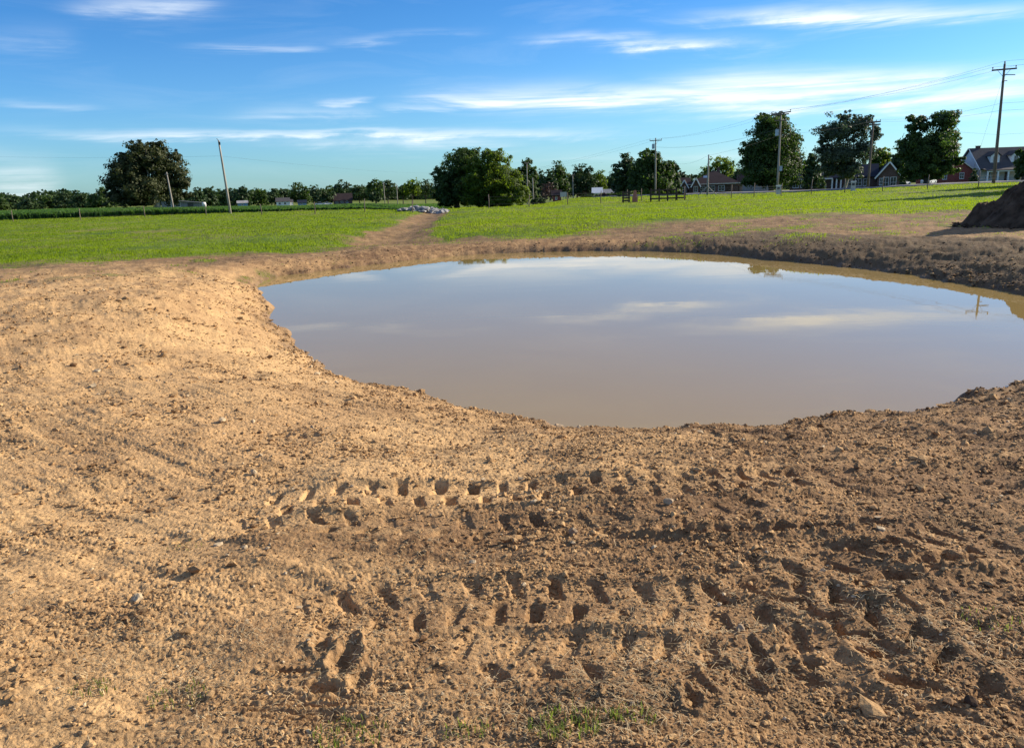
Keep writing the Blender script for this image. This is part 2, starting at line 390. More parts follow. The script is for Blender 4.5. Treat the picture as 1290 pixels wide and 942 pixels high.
class MB:
    def __init__(s): s.v = []; s.f = []
    def add(s, v, f):
        n = len(s.v); s.v += [tuple(map(float, p)) for p in v]; s.f += [tuple(i + n for i in q) for q in f]; return s
    def box(s, x0, x1, y0, y1, z0, z1):
        return s.add([(x0, y0, z0), (x1, y0, z0), (x1, y1, z0), (x0, y1, z0), (x0, y0, z1), (x1, y0, z1), (x1, y1, z1), (x0, y1, z1)],
                     [(0, 3, 2, 1), (4, 5, 6, 7), (0, 1, 5, 4), (1, 2, 6, 5), (2, 3, 7, 6), (3, 0, 4, 7)])
    def tube(s, pts, rad, n=8, cap=True):
        pts = [Vector(p) for p in pts]; rad = rad if isinstance(rad, (list, tuple)) else [rad] * len(pts)
        vs = []; fs = []
        for i, p in enumerate(pts):
            d = (pts[min(i + 1, len(pts) - 1)] - pts[max(i - 1, 0)]).normalized()
            a = d.cross(Vector((0, 0, 1)) if abs(d.z) < 0.9 else Vector((1, 0, 0))).normalized(); b = d.cross(a)
            for k in range(n):
                t = 2 * math.pi * k / n; vs.append(p + (a * math.cos(t) + b * math.sin(t)) * rad[i])
        for i in range(len(pts) - 1):
            for k in range(n):
                fs.append((i * n + k, i * n + (k + 1) % n, (i + 1) * n + (k + 1) % n, (i + 1) * n + k))
        if cap: fs.append(tuple(range(n))[::-1]); fs.append(tuple((len(pts) - 1) * n + k for k in range(n)))
        return s.add(vs, fs)
    def beam(s, a, b, w_, h_):
        a, b = Vector(a), Vector(b); d = (b - a).normalized()
        u = d.cross(Vector((0, 0, 1)) if abs(d.z) < .95 else Vector((0, 1, 0))).normalized() * w_ / 2; v = d.cross(u).normalized() * h_ / 2
        vs = [p + x for p in (a, b) for x in (-u - v, u - v, u + v, -u + v)]
        return s.add(vs, [(0, 1, 2, 3), (7, 6, 5, 4), (0, 4, 5, 1), (1, 5, 6, 2), (2, 6, 7, 3), (3, 7, 4, 0)])
    def prism(s, poly, y0, y1):
        """polygon in x,z extruded along y"""
        n = len(poly); vs = [(x, y0, z) for x, z in poly] + [(x, y1, z) for x, z in poly]
        return s.add(vs, [tuple(range(n)), tuple(range(2 * n - 1, n - 1, -1))] + [(i, n + i, n + (i + 1) % n, (i + 1) % n) for i in range(n)])
    def slab(s, quad, t):
        """thin plate: quad corners, thickness along its normal"""
        q = [Vector(p) for p in quad]; n = (q[1] - q[0]).cross(q[2] - q[0]).normalized() * t
        k = len(q); vs = q + [p + n for p in q]
        return s.add(vs, [tuple(range(k))[::-1], tuple(range(k, 2 * k))] + [(i, (i + 1) % k, k + (i + 1) % k, k + i) for i in range(k)])
    def build(s, name, mat, parent=None, smooth=False):
        me = bpy.data.meshes.new(name); me.from_pydata(s.v, [], s.f); me.update()
        if smooth: me.polygons.foreach_set('use_smooth', [True] * len(me.polygons))
        me.materials.append(mat); return link(name, me, parent)


# ------------------------------------------------------------------ materials
def new_mat(name):
    m = bpy.data.materials.new(name); m.use_nodes = True; t = NT(m.node_tree); b = t.n['Principled BSDF']
    b.inputs['Specular IOR Level'].default_value = 0.25
    return m, t, b


def plain(name, col, rough=0.8, var=0.25, scale=2.0, stretch=(1, 1, 1), metal=0.0, bump=0.0, spec=0.25):
    m, t, b = new_mat(name)
    tc = t.node('ShaderNodeTexCoord'); mp = t.node('ShaderNodeMapping'); t.l.new(tc.outputs['Object'], mp.inputs[0]); mp.inputs['Scale'].default_value = stretch
    n = t.noise(mp.outputs[0], scale, 5, 0.6)
    lo = tuple(c * (1 - var) for c in col); hi = tuple(min(1, c * (1 + var)) for c in col)
    t.l.new(t.mix(t.map(n, 0.3, 0.7), lo, hi), b.inputs['Base Color'])
    b.inputs['Roughness'].default_value = rough; b.inputs['Metallic'].default_value = metal; b.inputs['Specular IOR Level'].default_value = spec
    if bump:
        bp = t.node('ShaderNodeBump'); bp.inputs['Strength'].default_value = bump; bp.inputs['Distance'].default_value = 0.02
        t.l.new(n, bp.inputs['Height']); t.l.new(bp.outputs[0], b.inputs['Normal'])
    return m


def brick_mat(name, c1, c2, mortar):
    m, t, b = new_mat(name)
    tc = t.node('ShaderNodeTexCoord'); sx = t.node('ShaderNodeSeparateXYZ'); t.l.new(tc.outputs['Object'], sx.inputs[0])
    cx = t.node('ShaderNodeCombineXYZ'); t.l.new(t.math('ADD', sx.outputs[0], sx.outputs[1]), cx.inputs[0]); t.l.new(sx.outputs[2], cx.inputs[1])
    br = t.node('ShaderNodeTexBrick'); t.l.new(cx.outputs[0], br.inputs[0]); br.inputs['Scale'].default_value = 1.0
    br.inputs['Brick Width'].default_value = 0.22; br.inputs['Row Height'].default_value = 0.075; br.inputs['Mortar Size'].default_value = 0.01
    br.inputs['Color1'].default_value = c1 + (1,); br.inputs['Color2'].default_value = c2 + (1,); br.inputs['Mortar'].default_value = mortar + (1,)
    n = t.noise(tc.outputs['Object'], 0.8, 4)
    t.l.new(t.mix(t.map(n, 0.35, 0.7, 0, 0.35), br.outputs[0], tuple(c * 0.6 for c in c1)), b.inputs['Base Color']); b.inputs['Roughness'].default_value = 0.9
    return m


def shingle_mat(name, col):
    m, t, b = new_mat(name)
    tc = t.node('ShaderNodeTexCoord')
    n1 = t.noise(tc.outputs['Object'], 9, 4, 0.7); n2 = t.noise(tc.outputs['Object'], 0.6, 3)
    wv = t.node('ShaderNodeTexWave', bands_direction='Z'); t.l.new(tc.outputs['Object'], wv.inputs[0]); wv.inputs['Scale'].default_value = 2.4; wv.inputs['Distortion'].default_value = 1.0
    f = t.math('ADD', t.math('MULTIPLY', n1, 0.5), t.math('ADD', t.math('MULTIPLY', n2, 0.35), t.math('MULTIPLY', wv.outputs[1], 0.15)))
    t.l.new(t.mix(t.map(f, 0.35, 0.65), tuple(c * 0.65 for c in col), tuple(c * 1.3 for c in col)), b.inputs['Base Color'])
    b.inputs['Roughness'].default_value = 0.95; b.inputs['Specular IOR Level'].default_value = 0.08
    return m


def leaf_mat(name, c_lo, c_hi, trans, tw=0.3, scale=0.35):
    """foliage: light and dark leaves vary leaf by leaf and clump by clump"""
    m, t, b = new_mat(name)
    tc = t.node('ShaderNodeTexCoord'); ge = t.node('ShaderNodeNewGeometry')
    n = t.noise(tc.outputs['Object'], scale, 3)
    f = t.math('ADD', t.math('MULTIPLY', ge.outputs['Random Per Island'], 0.5), t.math('MULTIPLY', t.map(n, 0.3, 0.7), 0.5))
    col = t.mix(f, c_lo, c_hi)
    t.l.new(col, b.inputs['Base Color']); b.inputs['Roughness'].default_value = 0.6; b.inputs['Specular IOR Level'].default_value = 0.2
    tr = t.node('ShaderNodeBsdfTranslucent'); t.l.new(t.mix(f, trans, tuple(c * 1.5 for c in trans)), tr.inputs[0])
    ms = t.node('ShaderNodeMixShader'); ms.inputs[0].default_value = tw
    t.l.new(b.outputs[0], ms.inputs[1]); t.l.new(tr.outputs[0], ms.inputs[2]); t.l.new(ms.outputs[0], t.n['Material Output'].inputs[0])
    return m


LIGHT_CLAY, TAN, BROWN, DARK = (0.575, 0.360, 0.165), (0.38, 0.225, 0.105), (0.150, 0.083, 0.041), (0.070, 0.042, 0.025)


def soil_mat(name, use_attr=True):
    m, t, b = new_mat(name)
    geo = t.node('ShaderNodeNewGeometry'); P = geo.outputs['Position']
    n1 = t.noise(P, 2.2, 5, 0.6); n2 = t.noise(P, 14, 5, 0.65); n3 = t.noise(P, 90, 3, 0.6); n4 = t.noise(P, 0.5, 4, 0.6)
    if use_attr:
        at_ = lambda nm: t.node('ShaderNodeAttribute', attribute_name=nm).outputs['Fac']
        bro, dk, gr, wet = at_('brown'), at_('dark'), at_('grass'), at_('wet')
        f = t.math('ADD', bro, t.math('ADD', t.math('MULTIPLY', t.math('SUBTRACT', n1, 0.5), 1.7), t.math('MULTIPLY', t.math('SUBTRACT', n2, 0.5), 1.5)), clamp=True)
        c = t.mix(f, LIGHT_CLAY, BROWN)
        c = t.mix(t.map(n4, 0.42, 0.62, 0, 0.55), c, TAN)
    else:
        f = t.math('ADD', t.math('MULTIPLY', t.math('SUBTRACT', n1, 0.5), 1.6), t.math('ADD', 0.35, t.math('MULTIPLY', t.math('SUBTRACT', n2, 0.5), 1.2)), clamp=True)
        ge2 = t.math('MULTIPLY', geo.outputs['Random Per Island'], 0.7)
        c = t.mix(t.math('ADD', t.math('MULTIPLY', f, .5), ge2, clamp=True), LIGHT_CLAY, BROWN)
    # grains: pale grit and dark crumbs
    c = t.mix(t.map(n3, 0.58, 0.72, 0, 0.45), c, (0.52, 0.38, 0.22))
    c = t.mix(t.map(n3, 0.44, 0.30, 0, 0.6), c, (0.12, 0.065, 0.032))
    if use_attr:
        vo = t.node('ShaderNodeTexVoronoi'); t.l.new(P, vo.inputs['Vector']); vo.inputs['Scale'].default_value = 34
        c = t.mix(t.math('MULTIPLY', t.map(vo.outputs['Distance'], 0.16, 0.10, 0, 0.35), t.map(n4, .4, .6)), c, (0.60, 0.45, 0.28))
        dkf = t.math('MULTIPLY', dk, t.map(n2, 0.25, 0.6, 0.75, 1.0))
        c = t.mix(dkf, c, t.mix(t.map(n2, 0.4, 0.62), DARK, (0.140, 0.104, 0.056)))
        # dark crumb shadows, root hairs and cracks in patches
        mpc = t.node('ShaderNodeMapping'); t.l.new(P, mpc.inputs[0]); mpc.inputs['Scale'].default_value = (0.55, 1.3, 1)
        nk = t.noise(mpc.outputs[0], 26, 5, 0.75, 0.6); pk = t.noise(P, 1.3, 4, 0.65)
        c = t.mix(t.math('MULTIPLY', t.map(nk, 0.47, 0.34), t.map(pk, 0.35, 0.6, 0.35, 1.0)), c, (0.075, 0.042, 0.020))
        gn = t.noise(P, 0.25, 4, 0.6); gn2 = t.noise(P, 3.0, 4, 0.7)
        gc = t.mix(t.map(t.math('ADD', t.math('MULTIPLY', gn, 0.6), t.math('MULTIPLY', gn2, 0.4)), 0.35, 0.65), (0.040, 0.090, 0.008), (0.15, 0.205, 0.014))
        gc = t.mix(t.map(t.noise(P, 0.16, 5, 0.65), 0.47, 0.64, 0, 0.85), gc, (0.19, 0.165, 0.055))
        c = t.mix(t.math('MULTIPLY', t.map(gr, 0.0, 0.5), 0.6), c, (0.15, 0.125, 0.050))
        c = t.mix(t.math('MULTIPLY', t.map(gr, 0.25, 0.9), 0.95), c, gc)
        c = t.mix(wet, c, t.mix(0.55, c, (0.055, 0.030, 0.015)))
        rg = t.map(wet, 0, 1, 0.95, 0.45); t.l.new(rg, b.inputs['Roughness'])
    else:
        b.inputs['Roughness'].default_value = 0.95
    t.l.new(c, b.inputs['Base Color']); b.inputs['Specular IOR Level'].default_value = 0.15
    vb = t.node('ShaderNodeTexVoronoi'); t.l.new(P, vb.inputs['Vector']); vb.inputs['Scale'].default_value = 48; vb.inputs['Randomness'].default_value = 1
    n5 = t.noise(P, 45, 6, 0.7)
    h = t.math('ADD', t.math('MULTIPLY', n5, 1.0), t.math('MULTIPLY', t.math('SUBTRACT', 0.6, vb.outputs['Distance']), 0.5))
    bp = t.node('ShaderNodeBump'); bp.inputs['Strength'].default_value = 0.8; bp.inputs['Distance'].default_value = 0.012
    t.l.new(h, bp.inputs['Height'])
    if use_attr:                                   # bigger crumbs that still read across the pond
        bp2 = t.node('ShaderNodeBump'); bp2.inputs['Strength'].default_value = 0.5; bp2.inputs['Distance'].default_value = 0.05
        t.l.new(t.noise(P, 7, 5, 0.7), bp2.inputs['Height']); t.l.new(bp.outputs[0], bp2.inputs['Normal'])
        t.l.new(bp2.outputs[0], b.inputs['Normal'])
    else: t.l.new(bp.outputs[0], b.inputs['Normal'])
    return m


M_SOIL = soil_mat('worked_soil'); M_CLOD = soil_mat('soil_clods', False)
M_WOOD = plain('weathered_wood', (0.17, 0.13, 0.10), 0.85, 0.35, 6, (1, 1, 0.15)); M_WOODG = plain('grey_wood', (0.30, 0.27, 0.23), 0.85, 0.3, 6, (1, 1, 0.15))
M_DKWOOD = plain('dark_brown_boards', (0.07, 0.045, 0.03), 0.8, 0.3, 4)
M_BARK = plain('bark', (0.10, 0.078, 0.06), 0.95, 0.4, 5, (1, 1, 0.3), bump=0.6); M_PBARK = plain('pale_bark', (0.30, 0.27, 0.22), 0.9, 0.3, 5, (1, 1, 0.3))
M_METAL = plain('grey_metal', (0.38, 0.40, 0.42), 0.45, 0.15, 2, metal=0.6); M_WIRE = plain('wire', (0.07, 0.07, 0.07), 0.5, 0.1)
M_GLASSINS = plain('insulator', (0.30, 0.26, 0.24), 0.3, 0.2); M_WHITE = plain('white_paint', (0.78, 0.77, 0.74), 0.6, 0.07, 1)
M_CREAM = plain('cream_siding', (0.55, 0.50, 0.42), 0.7, 0.12, 1); M_TAN = plain('tan_panel', (0.40, 0.31, 0.24), 0.8, 0.15, 1)
M_GREYF = plain('grey_fence_boards', (0.24, 0.23, 0.24), 0.85, 0.2, 2, (6, 1, 0.3)); M_BARN = plain('weathered_barn_tin', (0.24, 0.24, 0.25), 0.6, 0.3, 1.2, (3, 3, .5), metal=.2)
M_TIN = plain('tin_roof', (0.30, 0.29, 0.29), 0.55, 0.3, 0.7); M_BLUE = plain('blue_paint', (0.16, 0.27, 0.38), 0.6, 0.15)
M_GLASS = plain('window_glass', (0.03, 0.04, 0.05), 0.08, 0.2, spec=0.6); M_RUB = plain('tyre_rubber', (0.03, 0.03, 0.03), 0.8, 0.2)
M_BRK = brick_mat('brown_brick', (0.12, 0.048, 0.036), (0.08, 0.036, 0.028), (0.22, 0.18, 0.15)); M_RED = brick_mat('red_brick', (0.27, 0.042, 0.032), (0.20, 0.034, 0.026), (0.28, 0.14, 0.11))
M_PILLAR = brick_mat('orange_brick', (0.50, 0.15, 0.07), (0.42, 0.12, 0.06), (0.4, 0.3, 0.25))
M_RF1 = shingle_mat('brown_shingles', (0.050, 0.036, 0.036)); M_RF2 = shingle_mat('slate_blue_shingles', (0.022, 0.030, 0.048)); M_RF3 = shingle_mat('grey_shingles', (0.085, 0.080, 0.082))
M_ROAD = plain('asphalt', (0.16, 0.155, 0.15), 0.85, 0.2, 1.5); M_CARW = plain('white_car_paint', (0.7, 0.7, 0.7), 0.25, 0.03, spec=.6)
M_STONE = plain('field_stone', (0.36, 0.26, 0.16), 0.9, 0.3, 14, bump=0.5); M_PALE = plain('pale_stone', (0.44, 0.33, 0.20), 0.85, 0.2, 16, bump=0.4)
M_RIP = plain('limestone_riprap', (0.27, 0.265, 0.26), 0.9, 0.45, 1.5, bump=0.4)
M_DKDIRT = plain('dark_topsoil', (0.066, 0.043, 0.028), 0.98, 0.65, 2.5, bump=1.0, spec=.1)
M_STRAW = plain('dry_straw', (0.42, 0.31, 0.17), 0.8, 0.6, 6)
L_OAK = leaf_mat('oak_leaves', (0.014, 0.026, 0.009), (0.065, 0.072, 0.022), (0.05, 0.065, 0.012), .22)
L_MAPLE = leaf_mat('maple_leaves', (0.017, 0.038, 0.011), (0.066, 0.102, 0.022), (0.07, 0.135, 0.012), .32)
L_BRIGHT = leaf_mat('lit_leaves', (0.020, 0.045, 0.008), (0.105, 0.150, 0.016), (0.16, 0.24, 0.010), .42)
L_DARK = leaf_mat('far_leaves', (0.016, 0.036, 0.014), (0.055, 0.090, 0.028), (0.04, 0.08, 0.015), .25)
L_PURPLE = leaf_mat('purple_leaves', (0.045, 0.030, 0.030), (0.10, 0.065, 0.055), (0.08, 0.04, 0.03), .2)
L_GREY = leaf_mat('silver_leaves', (0.035, 0.055, 0.035), (0.12, 0.15, 0.09), (0.06, 0.10, 0.03), .3)
L_CORN = leaf_mat('corn_leaves', (0.030, 0.075, 0.018), (0.075, 0.15, 0.035), (0.09, 0.19, 0.02), .4, .05)
L_GRASS = leaf_mat('turf_blades', (0.085, 0.140, 0.007), (0.155, 0.210, 0.010), (0.23, 0.32, 0.006), .5, .10)
L_TUFT = leaf_mat('tuft_blades', (0.07, 0.11, 0.02), (0.20, 0.22, 0.06), (0.18, 0.24, 0.03), .45, 3)

# muddy water
m, t, b = new_mat('muddy_water'); M_WATER = m
geo = t.node('ShaderNodeNewGeometry'); P = geo.outputs['Position']
n1 = t.noise(P, 0.12, 3); t.l.new(t.mix(t.map(n1, 0.3, 0.7), (0.285, 0.200, 0.072), (0.31, 0.216, 0.080)), b.inputs['Base Color'])
b.inputs['Roughness'].default_value = 0.012; b.inputs['IOR'].default_value = 1.333; b.inputs['Specular IOR Level'].default_value = 0.5
mpw = t.node('ShaderNodeMapping'); t.l.new(P, mpw.inputs[0]); mpw.inputs['Scale'].default_value = (0.7, 1.6, 1); mpw.inputs['Rotation'].default_value = (0, 0, R(20))
nb = t.noise(mpw.outputs[0], 1.1, 3, 0.5); nc = t.noise(mpw.outputs[0], 6.0, 2, 0.5)
hh = t.math('ADD', nb, t.math('MULTIPLY', t.math('MULTIPLY', nc, 0.45), t.map(t.noise(P, 0.18, 2), 0.5, 0.62)))
bp = t.node('ShaderNodeBump'); bp.inputs['Strength'].default_value = 0.014; bp.inputs['Distance'].default_value = 0.05
t.l.new(hh, bp.inputs['Height']); t.l.new(bp.outputs[0], b.inputs['Normal'])

# ------------------------------------------------------------------ ground sheet (rings around the viewpoint, finest underfoot)
dense = np.radians(np.linspace(-40.5, 41.5, 1250)); rest = np.radians(np.concatenate([np.linspace(42, 60, 12), np.linspace(64, 296, 46), np.linspace(300, 319, 12)]))
A = np.concatenate([dense, rest]); nA = len(A)
rr = [0.35]
while rr[-1] < 6500:
    r0 = rr[-1]
    st = 0.012 if r0 < 1.35 else 0.0032 if r0 < 4 else 0.0040 if r0 < 9 else 0.0075 if r0 < 30 else 0.012 if r0 < 110 else 0.05
    rr.append(r0 * (1 + st))
rr = np.array(rr); nR = len(rr)
RR, AA = np.meshgrid(rr, A, indexing='ij'); X = (RR * np.sin(AA)).ravel(); Y = (RR * np.cos(AA)).ravel()
Z, G, Dp, RG, FB, TK = ground(X, Y)
V = np.stack([X, Y, Z], 1); V = np.vstack([V, [[0, 0, float(Z[:nA].mean())]]])
i = np.arange(nR - 1)[:, None] * nA; j = np.arange(nA)[None, :]; j2 = (j + 1) % nA
F = np.stack([i + j, i + j2, i + nA + j2, i + nA + j], -1).reshape(-1, 4)[:, ::-1]
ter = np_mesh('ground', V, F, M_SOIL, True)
me = ter.data
Dd = np.hypot(X, Y); Az = np.degrees(np.arctan2(X, Y))
u_ = X / np.maximum(Y, 0.5)
brown = 0.16 + 0.75 * sst(-0.35, 0.45, u_) * (Y < 12) + .18 * sst(3.6, 2.2, Y) + 0.20 * fbm(X, Y, 0.5, 4, 101)
for px, py, rx, ry, sv in [(640, 690, 1.9, .26, .7), (520, 655, .9, .14, .5), (1000, 650, 1.3, .35, .5), (560, 780, .8, .12, .35), (430, 850, .4, .3, .3), (800, 700, .6, .3, .2)]:
    qx, qy = gxy(px, py, .9); brown = brown + sv * np.exp(-(((X - qx) / rx) ** 2 + ((Y - qy) / ry) ** 2))
for px, py, rx, ry, sv in [(430, 640, .9, .35, .35), (250, 420, 1.6, 2.5, .4), (600, 560, 2.0, .4, .35), (100, 700, 1.2, .8, .25), (430, 530, 1.2, .8, .3)]:
    qx, qy = gxy(px, py, .9); brown = brown - sv * np.exp(-(((X - qx) / rx) ** 2 + ((Y - qy) / ry) ** 2))
_ar = np.arctan2(X - 1.5, Y - 18.0) * 11.0
brown = brown + 0.30 * noise2(Dp * 2.2, _ar * .16, 133) + 0.28 * noise2(Dp * 6.5, _ar * .5, 135) + .15 * noise2(Dp * 19, _ar * 1.5, 137)
brown = np.where(Y > 20, brown + 0.55 * sst(18, 27, Y), brown)
thd = np.degrees(np.arctan2(X - 1.5, Y - 18.0))
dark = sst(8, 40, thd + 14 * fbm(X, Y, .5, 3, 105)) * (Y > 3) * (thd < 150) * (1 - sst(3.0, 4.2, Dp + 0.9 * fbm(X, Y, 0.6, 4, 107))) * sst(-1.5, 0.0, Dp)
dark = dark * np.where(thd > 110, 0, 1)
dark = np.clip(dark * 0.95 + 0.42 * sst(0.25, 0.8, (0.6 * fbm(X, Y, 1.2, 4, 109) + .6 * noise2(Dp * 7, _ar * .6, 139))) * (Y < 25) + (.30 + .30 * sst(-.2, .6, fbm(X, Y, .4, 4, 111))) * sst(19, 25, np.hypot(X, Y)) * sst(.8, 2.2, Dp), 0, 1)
wet = np.exp(-np.clip(Dp + 0.22 * fbm(X, Y, .9, 3, 3), 0, None) / 0.26) * 0.95
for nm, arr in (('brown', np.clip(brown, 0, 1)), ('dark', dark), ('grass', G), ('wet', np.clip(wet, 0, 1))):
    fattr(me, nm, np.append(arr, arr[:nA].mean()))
tag(ter, kind='structure')
# the middle under the camera
mbc = MB(); ring = [tuple(V[k]) for k in range(0, nA, 10)]; mbc.add(ring + [(0, 0, float(Z[:nA].mean()))], [(k, (k + 1) % len(ring), len(ring)) for k in range(len(ring))])
tag(mbc.build('ground', M_SOIL), kind='structure')


def gz(x, y):
    z = ground(np.array([float(x)]), np.array([float(y)]), False)[0]; return float(z[0])
def gzf(x, y): return ground(np.asarray(x, float), np.asarray(y, float))[0]
def spot(px, D):
    """place at azimuth of photo column px (on the horizon) at distance D, on the ground"""
    d = ray(px, 257.5 - px * 45 / 1290.0); x, y = d[0] * D, d[1] * D; return x, y, gz(x, y)
def mpp(px, D):
    a, b = at(px - 5, 240, D), at(px + 5, 240, D); return math.hypot(a[0] - b[0], a[1] - b[1]) / 10


# pond surface
cx_, cy_ = 1.5, 18.0
out = [(cx_ + (x - cx_) * 1.09, cy_ + (y - cy_) * 1.06) for x, y in SHORE]
mw = MB(); vs = []; NRG = 8
for k in range(NRG): vs += [(cx_ + (x - cx_) * (k + 1) / NRG, cy_ + (y - cy_) * (k + 1) / NRG, 0.0) for x, y in out]
n_ = len(out); fs = [((k) * n_ + i2, (k) * n_ + (i2 + 1) % n_, (k + 1) * n_ + (i2 + 1) % n_, (k + 1) * n_ + i2)[::-1] for k in range(NRG - 1) for i2 in range(n_)]
vs.append((cx_, cy_, 0.0)); fs += [(i2, (i2 + 1) % n_, len(vs) - 1) for i2 in range(n_)]
mw.add(vs, fs); tag(mw.build('water', M_WATER, smooth=True), kind='structure')

# ------------------------------------------------------------------ clods, grit, straw and turf
def ico(sub):
    import bmesh
    bm = bmesh.new(); bmesh.ops.create_icosphere(bm, subdivisions=sub, radius=1); v = np.array([x.co[:] for x in bm.verts]); f = np.array([[q.index for q in p.verts] for p in bm.faces]); bm.free(); return v, f


def scatter_rocks(name, X, Y, Z, size, mat, seed, sub=1, flat=0.7, sink=0.25):
    rng = np.random.RandomState(seed); v0, f0 = ico(sub); n = len(X); k = len(v0)
    var = []
    for q in range(24):
        v = v0.copy(); dv = rng.randn(5, 3); dv /= np.linalg.norm(dv, axis=1)[:, None]
        r = 1 + 0.22 * rng.randn(k) * (0.5 if sub > 1 else 1)
        for p in dv:                                       # chip flat faces off
            t_ = v @ p; lim = rng.uniform(.45, .8); v = v - np.clip(t_ - lim, 0, None)[:, None] * p
        var.append(v * r[:, None])
    var = np.array(var); pick = rng.randint(0, 24, n); a = rng.rand(n) * 6.283
    s = size[:, None] * np.stack([rng.uniform(.8, 1.35, n), rng.uniform(.7, 1.1, n), rng.uniform(.45, 1.0, n) * flat * 1.2], 1)
    vv = var[pick] * s[:, None, :]
    c, sn = np.cos(a)[:, None], np.sin(a)[:, None]
    vx = vv[:, :, 0] * c - vv[:, :, 1] * sn + X[:, None]; vy = vv[:, :, 0] * sn + vv[:, :, 1] * c + Y[:, None]; vz = vv[:, :, 2] + (Z + s[:, 2] * (0.7 - sink))[:, None]
    VV = np.stack([vx, vy, vz], -1).reshape(-1, 3); FF = (f0[None] + (np.arange(n) * k)[:, None, None]).reshape(-1, 3)
    return np_mesh(name, VV, FF, mat, False)


rng = np.random.RandomState(11)
n = 230000
D_ = 1.5 * (22 / 1.5) ** rng.rand(n); a_ = np.radians(rng.uniform(-39, 40, n)); x, y = D_ * np.sin(a_), D_ * np.cos(a_)
d_ = pond_dist(x, y); u = x / y
cl_ = fbm(x, y, 1.1, 3, 201) + 0.5 * fbm(x, y, 4, 2, 203)
prob = np.clip(0.10 + 0.55 * sst(-.1, .7, cl_) + 0.25 * sst(-.3, .4, u), 0, 1) + 0.6 * np.exp(-np.clip(d_, 0, None) / 0.3)
keep = (d_ > -0.03) & (rng.rand(n) < prob); x, y, D_, d_ = x[keep], y[keep], D_[keep], d_[keep]
sz = 0.0019 * D_ ** 0.55 * (1 + rng.exponential(0.75, len(x))); big = rng.rand(len(x)) < 0.008; sz[big] *= 2.2; sz[d_ < .5] *= 1.35; sz = np.clip(sz, 0.002, 0.055)
tag(scatter_rocks('soil_clods', x, y, gzf(x, y), sz, M_CLOD, 5), 'loose clods and crumbs of tan soil strewn over the bank around the pond', 'soil clods', kind='stuff')
n = 3500
D_ = 2.0 * (16 / 2.0) ** rng.rand(n); a_ = np.radians(rng.uniform(-38, 39, n)); x, y = D_ * np.sin(a_), D_ * np.cos(a_); d_ = pond_dist(x, y)
keep = (d_ > 0.02) & (rng.rand(n) < 0.10 + 0.8 * np.exp(-d_ / 0.25)); x, y, D_ = x[keep], y[keep], D_[keep]
tag(scatter_rocks('gravel', x, y, gzf(x, y), 0.0035 * D_ ** 0.6 * (1 + rng.exponential(.5, len(x))), M_PALE, 6), 'pale grit and pebbles scattered on the bare clay', 'gravel', kind='stuff')
# clods along the near shore and along the far topsoil bank
k = rng.randint(0, len(SHORE), 9000); t_ = rng.rand(9000)[:, None]; p = SHORE[k] * (1 - t_) + SHORE[(k + 1) % len(SHORE)] * t_
x = p[:, 0] + rng.randn(9000) * .9; y = p[:, 1] + rng.randn(9000) * .9; d_ = pond_dist(x, y)
keep = (d_ > 0.0) & (d_ < 3.2) & ((x > 3) | (y > 24)) & (y > 13); x, y = x[keep], y[keep]
tag(scatter_rocks('soil_clods', x, y, gzf(x, y), 0.012 + 0.03 * rng.rand(len(x)) ** 4, M_DKDIRT, 8), 'dark lumps of turned topsoil on the far right bank', 'soil clods', kind='stuff')


def blades(name, x, y, z, h, wd, mat, seed, lean=0.4, parent=None, bend=False):
    rng = np.random.RandomState(seed); n = len(x); a = rng.rand(n) * 6.283; l = rng.rand(n) * 6.283; lr = rng.rand(n) * lean * h
    dx, dy = np.cos(a) * wd / 2, np.sin(a) * wd / 2
    p0 = np.stack([x - dx, y - dy, z - 0.01], 1); p1 = np.stack([x + dx, y + dy, z - 0.01], 1)
    tx, ty = x + np.cos(l) * lr, y + np.sin(l) * lr
    if not bend:
        VV = np.stack([p0, p1, np.stack([tx, ty, z + h], 1)], 1).reshape(-1, 3); FF = np.arange(3 * n).reshape(-1, 3)
    else:
        mx, my = x + np.cos(l) * lr * .35, y + np.sin(l) * lr * .35
        m0 = np.stack([mx - dx * .8, my - dy * .8, z + h * .6], 1); m1 = np.stack([mx + dx * .8, my + dy * .8, z + h * .6], 1); tp = np.stack([tx, ty, z + h * (1 - .3 * lean)], 1)
        VV = np.stack([p0, p1, m1, m0, tp], 1).reshape(-1, 3); b0 = np.arange(n)[:, None] * 5
        FF = np.concatenate([b0 + np.array([[0, 1, 2]]), b0 + np.array([[0, 2, 3]]), b0 + np.array([[3, 2, 4]])])
    return np_mesh(name, VV, FF, mat, False, parent)


n = 620000
D_ = np.exp(rng.uniform(math.log(21), math.log(135), n)); a_ = np.radians(rng.uniform(-37, 38, n)); x, y = D_ * np.sin(a_), D_ * np.cos(a_)
g = grass_mask(x, y); keep = rng.rand(n) < g ** 1.3; x, y, D_, g = x[keep], y[keep], D_[keep], g[keep]; pt = fbm(x, y, .10, 4, 303); keep = rng.rand(len(x)) > .75 * sst(.15, .6, pt); x, y, D_, g = x[keep], y[keep], D_[keep], g[keep]
hh = (0.040 + 0.042 * rng.rand(len(x))) * (0.7 + 0.5 * sst(-.4, .5, fbm(x, y, .25, 3, 301))) * (0.5 + 0.5 * g) * (1 + 0.4 * sst(60, 110, D_))
tag(blades('grass', x, y, gzf(x, y), hh, 0.012 + 0.00055 * D_, L_GRASS, 12, .7), 'short bright green turf on the field beyond the pond', 'grass', kind='stuff')
